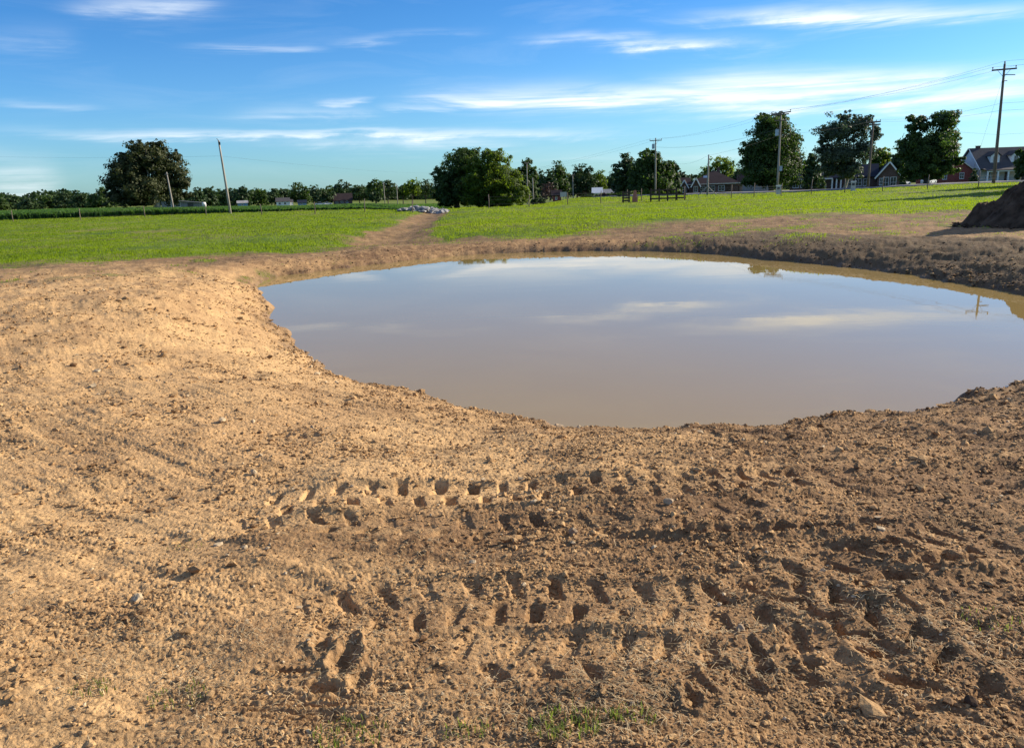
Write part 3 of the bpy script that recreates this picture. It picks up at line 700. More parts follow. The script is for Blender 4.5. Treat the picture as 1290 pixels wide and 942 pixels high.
# dry straw and bits of torn root in the foreground
n = 42000
D_ = 1.5 * (9 / 1.5) ** rng.rand(n); a_ = np.radians(rng.uniform(-38, 39, n)); x, y = D_ * np.sin(a_), D_ * np.cos(a_)
pr = (.12 + sst(-.1, .5, fbm(x, y, 1.4, 3, 311))) * (0.22 + sst(3.6, 1.8, y)) * (pond_dist(x, y) > .3) + 0.3 * np.exp(-((x - PIT[0] - .0) ** 2 + (y - PIT[1]) ** 2) / .3)
keep = rng.rand(n) < pr; x, y = x[keep], y[keep]; n = len(x); a = rng.rand(n) * 6.283; ln_ = rng.uniform(.008, .045, n) * (1 + 1.2 * (rng.rand(n) < .05)); wd = rng.uniform(.0009, .0022, n)
ex, ey = np.cos(a) * ln_ / 2, np.sin(a) * ln_ / 2; wx, wy = -np.sin(a) * wd / 2, np.cos(a) * wd / 2; zc = gzf(x, y) + 0.004; up = rng.uniform(0, .008, n)
q = [np.stack([x - ex - wx, y - ey - wy, zc], 1), np.stack([x - ex + wx, y - ey + wy, zc], 1), np.stack([x + wx, y + wy, zc + .004 + up * .7], 1), np.stack([x - wx, y - wy, zc + .004 + up * .7], 1),
     np.stack([x + ex + wx, y + ey + wy, zc + up], 1), np.stack([x + ex - wx, y + ey - wy, zc + up], 1)]
VV = np.stack(q, 1).reshape(-1, 3); b0 = np.arange(n)[:, None] * 6; FF = np.concatenate([b0 + np.array([[0, 1, 2, 3]]), b0 + np.array([[3, 2, 4, 5]])])
tag(np_mesh('straw', VV, FF, M_STRAW), 'bits of dry straw and torn roots lying on the soil in front', 'straw', kind='stuff')


def tuft(px, py, nb, rad, hgt, label, dry=0.3, seed=0):
    x0, y0 = gxy(px, py, .95); r_ = np.random.RandomState(seed); o = thing('grass_tuft', (x0, y0, gz(x0, y0)), 0, label, 'grass tuft', 'grass tufts in the bare soil')
    def mk(nm, cnt, mat, lean, hs_):
        a = r_.rand(cnt) * 6.283; q = rad * np.sqrt(r_.rand(cnt)); xx, yy = q * np.cos(a) * 1.5, q * np.sin(a); zz = gzf(xx + x0, yy + y0) - o.location[2]
        blades(nm, xx, yy, zz, hs_ * r_.uniform(.4, 1, cnt), .0028 + .002 * r_.rand(cnt), mat, seed + 1, lean, o, True)
    mk('grass_leaves', int(nb * (1 - dry)), L_TUFT, 1.1, hgt); mk('dry_grass_leaves', max(20, int(nb * dry)), M_STRAW, 1.9, hgt * .75)


tuft(712, 925, 170, .075, .060, 'green and straw tuft in the soil at the middle of the bottom edge', .25, 1)
tuft(795, 915, 90, .05, .045, 'smaller green tuft just right of the tuft at the middle bottom edge', .3, 2)
tuft(440, 925, 150, .08, .045, 'flattened green tuft just below the torn hole in the soil', .4, 3)
tuft(225, 880, 120, .07, .035, 'flat straw coloured tuft in the smooth clay at bottom left', .6, 4)
tuft(118, 876, 90, .05, .030, 'dark low tuft nearest the bottom left corner', .5, 5)
tuft(1262, 778, 150, .10, .035, 'matted straw tuft at the right edge of the photo', .7, 6)
tuft(235, 685, 40, .06, .02, 'tiny low tuft in a shallow hollow on the left clay', .6, 7)
tuft(590, 925, 60, .05, .04, 'thin wisp of grass between the torn hole and the middle tuft', .4, 8)


def rock(px, py, r0, mat, label, seed, fl=.8, zg=.9, sink=.2):
    x0, y0 = gxy(px, py, zg)
    z0 = float(gzf(np.array([x0]), np.array([y0]))[0])
    o = scatter_rocks('rock', np.array([0.0]), np.array([0.0]), np.array([0.0]), np.array([r0]), mat, seed, 2, fl, sink); o.location = (x0, y0, z0)
    tag(o, label, 'rock', 'single rocks on the bare soil')


rock(176, 777, .022, M_PALE, 'pale angular rock throwing a short shadow on the smooth clay at lower left', 31)
rock(120, 455, .045, M_PALE, 'flat pale stone lying by itself on the left clay, farthest of the single stones', 32, .4)
rock(340, 893, .012, M_PALE, 'small cream pebble left of the torn hole', 33)
rock(704, 540, .05, M_STONE, 'rounded tan rock right at the near waterline', 35, .7, .15)
rock(722, 671, .03, M_STONE, 'grey tan stone below the upper row of tyre prints', 36)
rock(842, 640, .028, M_STONE, 'tan stone at the right end of the upper row of tyre prints', 37)
rock(1222, 900, .020, M_DKDIRT, 'dark grey stone in the bottom right corner', 39)
rock(596, 717, .020, M_PALE, 'cream stone between the two rows of tyre prints', 41)
rock(278, 518, .03, M_PALE, 'small white stone on the slope left of the pond', 42)
rock(933, 803, .016, M_STONE, 'brown pebble beside the deep lower right tyre prints', 43)
# ------------------------------------------------------------------ riprap at the head of the drainage swale
rx_, ry_ = gxy(534, 267.5, .5); sp = []
r_ = np.random.RandomState(3)
for i2 in range(130):
    u, v = r_.uniform(-2.1, 2.1), r_.uniform(-.9, .9); x, y = rx_ + u, ry_ + v * 1.6; sz_ = r_.uniform(.14, .33)
    z = gz(x, y) + 0.45 * math.exp(-(u / 1.9) ** 2) * r_.rand()
    v0, f0 = ico(1); v0 = v0 * (1 + .18 * r_.randn(len(v0), 1)) * np.array([r_.uniform(.8, 1.3), r_.uniform(.8, 1.2), r_.uniform(.5, .8)]) * sz_
    if i2 == 0: grp = 'stones of the riprap heap'
    me_ = bpy.data.meshes.new('riprap_stone'); me_.from_pydata([tuple(p) for p in v0], [], [tuple(map(int, f)) for f in f0]); me_.materials.append(M_RIP)
    o = link('riprap_stone', me_); o.location = (x, y, z); o.rotation_euler = (0, 0, r_.rand() * 6)
    tag(o, 'grey stone in the riprap heap where the dirt swale meets the crop field', 'stone', grp)

# ------------------------------------------------------------------ spoil heap at the right edge
hx, hy = gxy(1366, 281, .66)
n1, n2 = 320, 170; hv = []
for i2 in range(n2 + 1):
    for j_ in range(n1):
        hv.append((i2 / n2, 2 * math.pi * j_ / n1))
hv = np.array(hv); rad = 3.55 * (1 + 0.16 * noise2(np.cos(hv[:, 1]) * 2 + 5, np.sin(hv[:, 1]) * 2 + 5, 3)) * hv[:, 0]
lx, ly = rad * np.cos(hv[:, 1]), rad * np.sin(hv[:, 1]) * .85; q = hv[:, 0]
prof = np.clip(1 - q, 0, 1) ** 0.86
lz = 3.0 * prof * (1 + .25 * fbm(lx + 30, ly, .5, 3, 401)) + (0.20 * fbm(lx, ly, 1.6, 4, 403, .62) + .14 * np.abs(fbm(lx, ly, 3.2, 4, 405, .6))) * sst(1.0, .8, q)
bz = gzf(lx + hx, ly + hy); lz = np.where(q > .995, bz - .1, bz - .03 + lz * 1.0); V_ = np.stack([lx, ly, lz], 1)
ii = np.arange(n2)[:, None] * n1; jj = np.arange(n1)[None]; F_ = np.stack([ii + jj, ii + n1 + jj, ii + n1 + (jj + 1) % n1, ii + (jj + 1) % n1], -1).reshape(-1, 4)
heap = np_mesh('dirt_pile', V_, F_, M_DKDIRT, True); heap.location = (hx, hy, 0)
tag(heap, 'tall heap of dark excavated dirt at the right edge of the photo beyond the pond', 'dirt pile')
r_ = np.random.RandomState(9); a = r_.rand(420) * 6.283; q = r_.uniform(.45, 1.12, 420); q = np.maximum(q, .9 + .25 * r_.rand(420)); x, y = hx + 3.5 * q * np.cos(a), hy + 3.5 * .85 * q * np.sin(a)
zz = gzf(x, y) + .25 * np.clip(1 - q, 0, 1)
tag(scatter_rocks('soil_clods', x, y, zz, .03 + .10 * r_.rand(420) ** 3, M_DKDIRT, 10), 'lumps of dark dirt fallen around the foot of the dirt pile', 'soil clods', kind='stuff')

# ------------------------------------------------------------------ placing things that stand on the field
def hit(px, py, dmax=160):
    d = ray(px, py); Ds = np.linspace(20, dmax, 700); zg = macro_z(d[0] * Ds, d[1] * Ds); zr = EYE + d[2] * Ds
    k = np.where(zr <= zg)[0]; D = float(Ds[k[0]]) if len(k) else dmax
    return D
def azrot(x, y): return -math.atan2(x, y)


# ------------------------------------------------------------------ trees
def grow(name, label, D, lobes, base, mat, nleaf, leaf, trunk_r=.35, trunk_mat=None, fork=.3, group='trees beyond the field', cat='tree', seed=0, shell=.62, gaps=.30, trunk=True, lean=0, droop=0, flare=1.0):
    """lobes: (px, py, rx, ry) in photo pixels, turned into ellipsoids of real size at distance D"""
    r_ = np.random.RandomState(seed + 17); bx, by = base; x0, y0, z0 = spot(bx, D) if by is None else spot(bx, D)
    o = thing(name, (x0, y0, z0), azrot(x0, y0), label, cat, group); s = mpp(bx, D)
    ca, sa = math.cos(azrot(x0, y0)), math.sin(azrot(x0, y0)); L = []
    for lx_, ly_, rx, ry in lobes:
        p = at(lx_, ly_, D); wx, wy = p[0] - x0, p[1] - y0; u = wx * ca + wy * sa
        L.append((u, r_.uniform(-.35, .35) * rx * s * 1.4, p[2] - z0, rx * s * 1.13, ry * s * 1.06))
    vol = np.array([l[3] * l[3] * l[4] for l in L]) ** .72; cnt = np.maximum(12, (nleaf * vol / vol.sum())).astype(int)
    C, N = [], []
    for (u, v, zz, a, c), n in zip(L, cnt):
        ncl = max(8, int(26 * (a * c / 6) ** .4 + n / 60)); dv = r_.randn(ncl, 3); dv /= np.linalg.norm(dv, axis=1)[:, None]
        q = shell + (1 - shell) * r_.rand(ncl) ** .7; q[r_.rand(ncl) < .22] *= .55
        wob = 1 + gaps * r_.randn(ncl) * .5
        cc = dv * (q * wob)[:, None] * np.array([a, a, c]) * .86; cr = r_.uniform(.16, .36, ncl) * (a * a * c) ** (1 / 3)
        pk = r_.randint(0, ncl, n); g = r_.randn(n, 3); g /= np.linalg.norm(g, axis=1)[:, None] + 1e-9; g *= (r_.rand(n) ** .45)[:, None]
        off = g * cr[pk][:, None] * np.array([1.15, 1.15, .72]); pts = cc[pk] + off; pts[:, 2] -= droop * np.hypot(pts[:, 0], pts[:, 1]) ** 2 / max(a, .1) * .12
        pts += np.array([u, v, zz]); C.append(pts); nn = off / (np.linalg.norm(off, axis=1)[:, None] + 1e-6) + dv[pk] * .6 + r_.randn(n, 3) * .55; nn[:, 2] += .35; N.append(nn)
    C = np.vstack(C); N = np.vstack(N); C[:, 2] = np.maximum(C[:, 2], .15 + .2 * r_.rand(len(C))); n = len(C)
    N /= np.linalg.norm(N, axis=1)[:, None]; t1 = np.cross(N, r_.randn(n, 3)); t1 /= np.linalg.norm(t1, axis=1)[:, None] + 1e-9; t2 = np.cross(N, t1)
    sz = leaf * r_.uniform(.55, 1.35, n)[:, None]; t1 *= sz; t2 *= sz * .62
    V4 = np.stack([C - t1, C - t2 * .9 + t1 * .1, C + t1, C + t2 * .9 + t1 * .1], 1).reshape(-1, 3); F4 = np.arange(4 * n).reshape(-1, 4)
    np_mesh('crown', V4, F4, mat, False, o)
    if trunk:
        mb = MB(); top = max(l[2] for l in L); zf = fork * top; tx = lean * s
        mb.tube([(0, 0, -.3), (tx * .15, 0, .25), (tx * .5, 0, zf * .5), (tx, 0, zf), (tx * 1.1, 0, top * .75)], [trunk_r * 1.45 * flare, trunk_r * 1.05, trunk_r * .88, trunk_r * .75, trunk_r * .2], 9)
        for (u, v, zz, a, c) in sorted(L, key=lambda l: -l[3])[:9]:
            z1 = zf * r_.uniform(.75, 1.1)
            mb.tube([(tx, 0, z1), (tx + (u - tx) * .45, v * .4, z1 + (zz - z1) * .55), (u, v, zz), (u + r_.randn() * a * .3, v, zz + c * .5)], [trunk_r * .42, trunk_r * .3, trunk_r * .16, trunk_r * .05], 6)
            for q in range(3):
                e = r_.randn(3); e /= np.linalg.norm(e)
                mb.tube([(tx + (u - tx) * .7, v * .7, z1 + (zz - z1) * .75), (u + e[0] * a * .7, v + e[1] * a * .7, zz + e[2] * c * .6)], [trunk_r * .14, trunk_r * .04], 5)
        mb.build('trunk', trunk_mat or M_BARK, o, True)
    return o


# the big tree on the left: broad, brownish, low skirt
grow('oak_tree', 'huge broad dark oak over the weathered barn on the left, largest tree in the photo', 150,
     [(187, 200, 30, 22), (160, 215, 24, 22), (214, 212, 24, 22), (176, 190, 16, 14), (197, 186, 13, 9), (150, 232, 20, 18), (228, 234, 15, 16), (205, 232, 24, 18), (176, 238, 30, 20),
      (150, 250, 15, 10), (216, 248, 16, 9), (140, 240, 9, 12), (236, 246, 7, 8), (170, 254, 16, 8), (155, 197, 7, 7), (222, 196, 8, 8)],
     (197, 265), L_OAK, 42000, .22, .62, M_PBARK, .22, seed=1, gaps=.5, shell=.5)
# pair of trees in the middle: dark left one, brighter right one
grow('maple_tree', 'very dark bushy tree at the left of the pair in the middle distance', 107,
     [(580, 208, 20, 20), (570, 228, 20, 22), (592, 196, 12, 9), (561, 240, 16, 20), (555, 224, 11, 12), (590, 235, 22, 24), (572, 250, 20, 12), (583, 190, 9, 5), (556, 251, 10, 8)],
     (575, 262), L_MAPLE, 30000, .15, .35, seed=2, fork=.2, gaps=.36)
grow('maple_tree', 'leafy tree overlapping the right side of the very dark bushy tree', 103,
     [(622, 203, 18, 15), (616, 194, 10, 7), (602, 212, 15, 16), (600, 246, 14, 14), (600, 228, 16, 16), (648, 224, 10, 9), (664, 244, 5, 7), (625, 225, 26, 22), (606, 235, 22, 22), (640, 240, 20, 18), (650, 246, 15, 13), (628, 252, 24, 10), (612, 250, 18, 11), (658, 238, 8, 7), (637, 214, 8, 8), (662, 250, 5, 5)],
     (616, 263), L_BRIGHT, 42000, .15, .3, seed=3, fork=.2, gaps=.36)
# three big yard trees right
grow('shade_tree', 'large feathery tree behind the transformer pole, left of the three yard trees', 122,
     [(972, 172, 30, 22), (960, 190, 26, 24), (988, 190, 25, 24), (972, 156, 24, 12), (972, 214, 38, 24), (946, 206, 14, 18), (1001, 206, 13, 18), (960, 148, 9, 6), (983, 147, 10, 6), (1000, 176, 10, 14), (940, 190, 10, 14), (990, 228, 20, 8), (950, 226, 16, 9)],
     (972, 243), L_MAPLE, 42000, .17, .38, seed=4, fork=.18, gaps=.30, shell=.45, droop=1.0)
grow('shade_tree', 'open airy silvery tree before the slate blue roofed house, middle of the three yard trees', 132,
     [(1052, 166, 22, 18), (1078, 160, 18, 16), (1094, 152, 9, 9), (1100, 172, 9, 12), (1040, 190, 14, 16), (1062, 196, 24, 20), (1088, 188, 18, 16), (1046, 212, 18, 12), (1072, 214, 18, 12), (1066, 148, 11, 7), (1104, 162, 6, 8), (1036, 176, 8, 8)],
     (1064, 241), L_GREY, 30000, .165, .26, M_PBARK, .3, seed=5, gaps=.5, shell=.45, lean=8)
grow('shade_tree', 'dark two topped tree left of the red brick house, right of the three yard trees', 112,
     [(1157, 158, 16, 16), (1192, 150, 17, 14), (1188, 172, 22, 18), (1152, 182, 20, 18), (1170, 192, 30, 20), (1196, 192, 14, 16), (1140, 190, 12, 14), (1160, 210, 28, 14), (1190, 212, 18, 12), (1206, 202, 8, 8), (1148, 150, 7, 6), (1150, 222, 16, 6), (1175, 222, 14, 6)],
     (1168, 240), L_MAPLE, 34000, .165, .34, seed=6, fork=.22, gaps=.42)


def auto_tree(px0, px1, yt, yb, D, label, name='tree', mat=None, n=900, leaf=.5, seed=0, trunk=True, group='trees on the far side of the fields', cat='tree'):
    r_ = np.random.RandomState(seed + 400); px0, px1 = px0 - .14 * (px1 - px0), px1 + .14 * (px1 - px0); w_, h_ = px1 - px0, yb - yt; cx = (px0 + px1) / 2; tall = h_ > w_ * 1.25
    L = [(cx + r_.uniform(-.06, .06) * w_, yt + h_ * .24, w_ * .29, h_ * .28), (cx - w_ * .24, yt + h_ * .46, w_ * .27, h_ * .27), (cx + w_ * .24, yt + h_ * .48, w_ * .27, h_ * .27), (cx, yt + h_ * .62, w_ * .42, h_ * .30)]
    L += [(cx - w_ * .25, yt + h_ * .76, w_ * .26, h_ * .24), (cx + w_ * .25, yt + h_ * .76, w_ * .26, h_ * .24)]
    for q in range(4): L.append((cx + r_.uniform(-.34, .34) * w_, yt + h_ * r_.uniform(.2, .75), w_ * r_.uniform(.12, .22), h_ * r_.uniform(.10, .2)))
    return grow(name, label, D, L, (cx, yb), mat or L_DARK, n, leaf, .3, None, .25, group, cat, seed=seed, gaps=.15, shell=.35, trunk=trunk)


FAR = [ # px0, px1, top, base, distance, label
 (-12, 12, 249, 266, 430, 'low round tree cut by the left edge of the photo'),
 (8, 26, 245, 266, 440, 'tree with a small spike at the left end of the far treeline'),
 (24, 54, 250, 266, 420, 'low wide tree second from the left edge in the far treeline'),
 (50, 72, 246, 266, 430, 'round far tree halfway between the left edge and the big oak'),
 (68, 94, 242, 266, 420, 'taller rounded far tree left of the big oak, behind the corn'),
 (88, 116, 243, 266, 410, 'broad dark far tree next but one to the left side of the big oak'),
 (112, 142, 235, 266, 330, 'dark tree touching the left side of the big oak'),
 (238, 258, 236, 264, 330, 'narrow dark tree just right of the big oak'),
 (252, 274, 233, 264, 340, 'square topped dark tree between the big oak and the leaning bare pole'),
 (272, 284, 245, 262, 400, 'small tree just left of the leaning bare pole'),
 (284, 298, 244, 262, 420, 'small low tree just right of the leaning bare pole'),
 (294, 316, 233, 261, 400, 'full round tree behind the blue shed'),
 (312, 336, 236, 261, 410, 'round tree right of the blue shed'),
 (336, 354, 236, 260, 430, 'slim tree behind the white farmhouse'),
 (350, 364, 237, 258, 440, 'small pointed tree over the white farmhouse roof'),
 (364, 390, 228, 259, 420, 'tallest tree right of the white farmhouse'),
 (386, 406, 233, 258, 440, 'mid green tree behind the blue grey shed'),
 (399, 420, 238, 256, 400, 'round low tree over the parked white cars'),
 (407, 424, 234, 252, 450, 'dark tree left of the far dark roofed house'),
 (420, 441, 227, 250, 440, 'domed tree directly behind the far dark roofed house'),
 (438, 466, 232, 253, 420, 'wide dark tree right of the far dark roofed house'),
 (463, 482, 225, 250, 400, 'tall dark tree behind the pale far pole'),
 (478, 498, 224, 250, 410, 'tall dark tree right of the pale far pole'),
 (466, 480, 240, 254, 330, 'small round shrub like tree in front of the tall far dark trees'),
 (500, 514, 232, 249, 430, 'small dark tree between the two slim far poles and the domed tree'),
 (509, 529, 224, 248, 420, 'domed tree with paler right side left of the middle pair'),
 (525, 546, 226, 248, 430, 'dark tree touching the left side of the middle pair'),
 (650, 675, 198, 256, 190, 'tall narrow forked tree right of the middle pair'),
 (672, 688, 213, 254, 240, 'short dark tree next to the tall narrow forked tree'),
 (684, 702, 214, 254, 230, 'dark tree behind the purple leaved bush'),
 (692, 717, 204, 252, 240, 'pointed tree left of the small pale far pole'),
 (716, 738, 207, 251, 250, 'spreading tree behind the small pale far pole'),
 (727, 749, 208, 251, 245, 'tall columnar dark tree right of the small pale far pole'),
 (746, 764, 213, 250, 260, 'tree above the little white shed'),
 (762, 778, 217, 250, 270, 'low distant tree between the little white shed and the round columnar tree'),
 (774, 800, 192, 252, 165, 'round topped columnar tree left of the pair behind the crossarm pole'),
 (797, 845, 189, 252, 158, 'large dark tree right behind the crossarm pole'),
 (836, 856, 202, 250, 175, 'dark tree at the right side of the large tree behind the crossarm pole'),
 (852, 868, 216, 249, 200, 'thin low tree left of the brown brick house'),
 (884, 926, 197, 247, 260, 'round open tree rising behind the brown brick house'),
 (1012, 1032, 192, 240, 165, 'dark small tree between the left and middle yard trees'),
 (918, 944, 212, 246, 240, 'low dark tree filling the gap left of the feathery yard tree'),
 (1096, 1128, 185, 238, 190, 'bright green lit tree behind the slate blue roof'),
 (1118, 1140, 190, 238, 185, 'dark green tree behind the gable of the slate blue roofed house'),
 (1262, 1286, 190, 228, 260, 'tree behind the dormers of the grey roofed house'),
 (1281, 1300, 183, 229, 150, 'dark tree cut by the right edge of the photo beside the porch'),
]
for k, (a, b_, yt, yb, D, lab) in enumerate(FAR):
    near_ = D < 280; lit = k in (25, 42, 39, 33)
    auto_tree(a, b_, yt, yb, D, lab, mat=L_BRIGHT if lit else (L_MAPLE if k % 3 == 0 else L_DARK), n=int((3200 if near_ else 1500) * max(.6, (b_ - a) * (yb - yt) / 700)), leaf=.32 if near_ else .62, seed=k)
# bushes
for k, (a, b_, yt, yb, D, lab, mt) in enumerate([
 (682, 702, 228, 252, 150, 'purplish leaved bush beside the little dark playhouse', L_PURPLE),
 (669, 686, 249, 257, 110, 'low dark hedge bush at the foot of the tall narrow tree', L_DARK),
 (738, 757, 244, 255, 112, 'dark bush at the left end of the row before the little white shed', L_DARK),
 (756, 766, 243, 255, 110, 'brownish bush second from the left in the bush row', L_PURPLE),
 (765, 776, 243, 254, 110, 'green rounded bush third from the left in the bush row', L_MAPLE),
 (777, 790, 240, 254, 108, 'round dark bush just left of the brick gate pillar', L_MAPLE),
 (791, 806, 239, 253, 118, 'bush with reddish tips behind the brick gate pillar', L_BRIGHT),
 (807, 823, 238, 253, 110, 'bright green bush between the gate pillar and the crossarm pole', L_BRIGHT),
 (828, 838, 238, 252, 125, 'lit bush right of the crossarm pole behind the board fence', L_BRIGHT),
 (1030, 1040, 222, 244, 150, 'narrow upright shrub at the brick wall left of the porch posts', L_MAPLE),
 (1222, 1232, 212, 236, 150, 'dark conical shrub at the front of the grey roofed house', L_DARK),
 (1133, 1142, 228, 238, 150, 'small shrub right of the white gable window', L_DARK)]):
    auto_tree(a, b_, yt, yb, D, lab, 'bush', mt, 900, .16, 90 + k, False, 'bushes round the far yards', 'bush')

# far-off wood behind everything (one mass)
rw = np.random.RandomState(77); C = []
for px in np.arange(-60, 1380, 3.2):
    D = 620 + 80 * rw.rand(); a0 = math.radians(np.interp(px, [-60, 645, 1380], [-36, 0, 38])); hgt = 6.6 + 5 * abs(noise2(np.array([px * .02]), np.array([1.5]), 8)[0]) + rw.rand() * 2.5
    if px > 600: hgt += 4
    x0, y0 = D * math.sin(a0), D * math.cos(a0); z0 = gz(x0, y0); n = 85; dv = rw.randn(n, 3); dv /= np.linalg.norm(dv, axis=1)[:, None]
    C.append(np.stack([x0 + dv[:, 0] * 4.5, y0 + dv[:, 1] * 4.5, z0 + hgt * .5 + dv[:, 2] * hgt * .5], 1))
C = np.vstack(C); n = len(C); t1 = rw.randn(n, 3); t1 /= np.linalg.norm(t1, axis=1)[:, None]; t2 = np.cross(t1, rw.randn(n, 3)); t2 /= np.linalg.norm(t2, axis=1)[:, None]
t1 *= 1.3; t2 *= .9
tag(np_mesh('distant_wood', np.stack([C - t1, C - t2, C + t1, C + t2], 1).reshape(-1, 3), np.arange(4 * n).reshape(-1, 4), L_DARK), 'distant dark belt of woodland along the horizon', 'wood', kind='stuff')

# crop field
n = 60000; a_ = np.radians(rw.uniform(-37, -4.2, n)); fr = np.interp(np.degrees(a_), [-37, -33, -26, -20, -13, -8, -4], [119, 115, 104, 96, 90, 83, 79])
D_ = fr + (rw.rand(n) ** 2.4) * 260; D_ = np.floor(D_ / .76) * .76 + rw.randn(n) * .08
x, y = D_ * np.sin(a_), D_ * np.cos(a_); ht = np.interp(np.degrees(a_), [-37, -24, -17, -4], [1.25, 1.05, .5, .32]) * rw.uniform(.6, 1.1, n)
tag(blades('corn_crop', x, y, macro_z(x, y), ht, .07 + .0006 * D_, L_CORN, 21, .75, None, True), 'dense green row crop filling the field behind the left fence', 'crop', kind='stuff')

# ------------------------------------------------------------------ road
rp = [spot(px, D) for px, D in [(760, 112), (850, 106), (960, 104), (1080, 103), (1180, 104), (1290, 108), (1420, 118)]]
mb = MB(); vs = []
rp2 = []
for k in range(len(rp) - 1):
    for t_ in np.linspace(0, 1, 8, endpoint=False): rp2.append((rp[k][0] * (1 - t_) + rp[k + 1][0] * t_, rp[k][1] * (1 - t_) + rp[k + 1][1] * t_))
for k, (x, y) in enumerate(rp2):
    x2, y2 = rp2[min(k + 1, len(rp2) - 1)]; x1, y1 = rp2[max(k - 1, 0)]; dx, dy = x2 - x1, y2 - y1; l = math.hypot(dx, dy); nx, ny = -dy / l * 2.8, dx / l * 2.8
    zz = max(gz(x + nx, y + ny), gz(x, y), gz(x - nx, y - ny)) + .14
    vs += [(x + nx, y + ny, zz), (x - nx, y - ny, zz), (x + nx * 1.3, y + ny * 1.3, zz - .5), (x - nx * 1.3, y - ny * 1.3, zz - .5)]
fs = []
for k in range(len(rp2) - 1): q = 4 * k; fs += [(q, q + 4, q + 5, q + 1), (q + 2, q + 6, q + 4, q), (q + 1, q + 5, q + 7, q + 3)]
mb.add(vs, fs); tag(mb.build('road', M_ROAD), kind='structure')

# ------------------------------------------------------------------ poles and wires
def pole(name, top, basepx, D, label, r0=.16, mat=None, group='poles along the field', cat='utility pole'):
    x0, y0, z0 = spot(basepx, D); t_ = at(top[0], top[1], D); rz = azrot(x0, y0); ca, sa = math.cos(rz), math.sin(rz)
    wx, wy = t_[0] - x0, t_[1] - y0; u = wx * ca + wy * sa; H = t_[2] - z0
    o = thing(name, (x0, y0, z0), rz, label, cat, group)
    MB().tube([(0, 0, -.5), (u * .3, 0, H * .3), (u * .7, 0, H * .7), (u, 0, H)], [r0, r0 * .92, r0 * .75, r0 * .62], 10).build('shaft', mat or M_WOOD, o, True)
    def W_(lx, ly, lz): return (x0 + lx * ca - ly * sa, y0 + lx * sa + ly * ca, z0 + lz)
    return o, u, H, W_


def arm(o, u, H, z, half, yaw=0, tilt=0, braces=True, ins=(-.95, .95), h_=.14, mat=None, pins=True):
    c, s_ = math.cos(yaw), math.sin(yaw); zc = H - z; ux = u * zc / H
    P = lambda q, dz=0: (ux + q * half * c, q * half * s_ - .16, zc + tilt * q * half + dz)
    a = MB().beam(P(-1), P(1), .11, h_).build('crossarm', mat or M_WOOD, o)
    if braces:
        for q in (-.5, .5): MB().beam(P(q, -.06), (ux * (zc - .75) / zc, -.14, zc - .75), .03, .03).build('brace', M_WIRE, o)
    out = []
    if pins:
        for q in ins:
            p = P(q); MB().tube([(p[0], p[1], p[2] + .05), (p[0], p[1], p[2] + .16), (p[0], p[1], p[2] + .2), (p[0], p[1], p[2] + .30)], [.025, .03, .075, .05], 8).build('insulator', M_GLASSINS, o)
            out.append((p[0], p[1], p[2] + .3))
    return out


def can(o, x, y, z, r_=.24, h_=.72):
    tr = MB().tube([(x, y, z - h_ / 2), (x, y, z + h_ / 2 - .05), (x, y, z + h_ / 2)], [r_, r_, r_ * .8], 14).build('transformer', M_METAL, o)
    for q in (-.1, .1): MB().tube([(x + q, y, z + h_ / 2), (x + q, y, z + h_ / 2 + .18)], [.035, .025], 6).build('bushing', M_GLASSINS, tr)
    MB().box(x - .05, x + .05, y, y + .3, z - .1, z + .1).build('bracket', M_WIRE, tr)


# right hand tall pole
gO, gu, gH, gW = pole('utility_pole', (1265.8, 80.5), 1253.5, 95, 'tallest utility pole near the right edge in front of the porch house', .17)
g_ins = arm(gO, gu, gH, .55, 1.07, .1, 0, True, (-.92, .92))
MB().tube([(gu, 0, gH), (gu, 0, gH + .12), (gu, 0, gH + .25)], [.03, .08, .05], 8).build('insulator', M_GLASSINS, gO); g_ins.append((gu, 0, gH + .25))
MB().beam((gu + .1, -.1, gH - 1.05), (gu + 1.0, -.1, gH - 1.15), .10, .07).build('switch_bracket', M_WIRE, gO)
MB().beam((gu * .85 + .1, -.1, gH * .86), (gu * .85 + .35, -.1, gH * .86), .06, .06).build('wire_clamp', M_WIRE, gO)
# pole with transformer before the feathery tree
eO, eu, eH, eW = pole('utility_pole', (984, 141.5), 980, 111, 'utility pole with two crossarms and a transformer in front of the feathery yard tree', .16, M_WOODG)
e_ins = arm(eO, eu, eH, .12, 1.25, .25, .10, False, (-.95, .95)); arm(eO, eu, eH, 1.05, .7, .2, -.02, False, (.9,)); arm(eO, eu, eH, .3, 1.1, .5, .05, False, pins=False)
can(eO, eu - .38, -.05, eH - 2.55, .24, .8)
MB().box(eu * .3 + .12, eu * .3 + .5, -.15, .15, eH * .3 - .3, eH * .3 + .35).build('meter_box', M_METAL, eO)
# pole before the far yard
cO, cu, cH, cW = pole('utility_pole', (826, 174), 826, 150, 'utility pole with one crossarm and a transformer above the board fence', .17, M_WOODG)
c_ins = arm(cO, cu, cH, .45, 1.1, .1, 0, True, (-.95, .95)); can(cO, cu - .42, 0, cH - 1.5, .26, .85)
# double armed pole between the yard trees
fO, fu, fH, fW = pole('utility_pole', (1100.3, 153), 1094.4, 128, 'dark utility pole with a heavy double top arm right of the silvery yard tree', .19)
f_ins = arm(fO, fu, fH, .12, .98, .15, .03, True, (-.95, -.4, .4, .95), .2); arm(fO, fu, fH, .5, .98, .15, .03, False, pins=False, h_=.2)
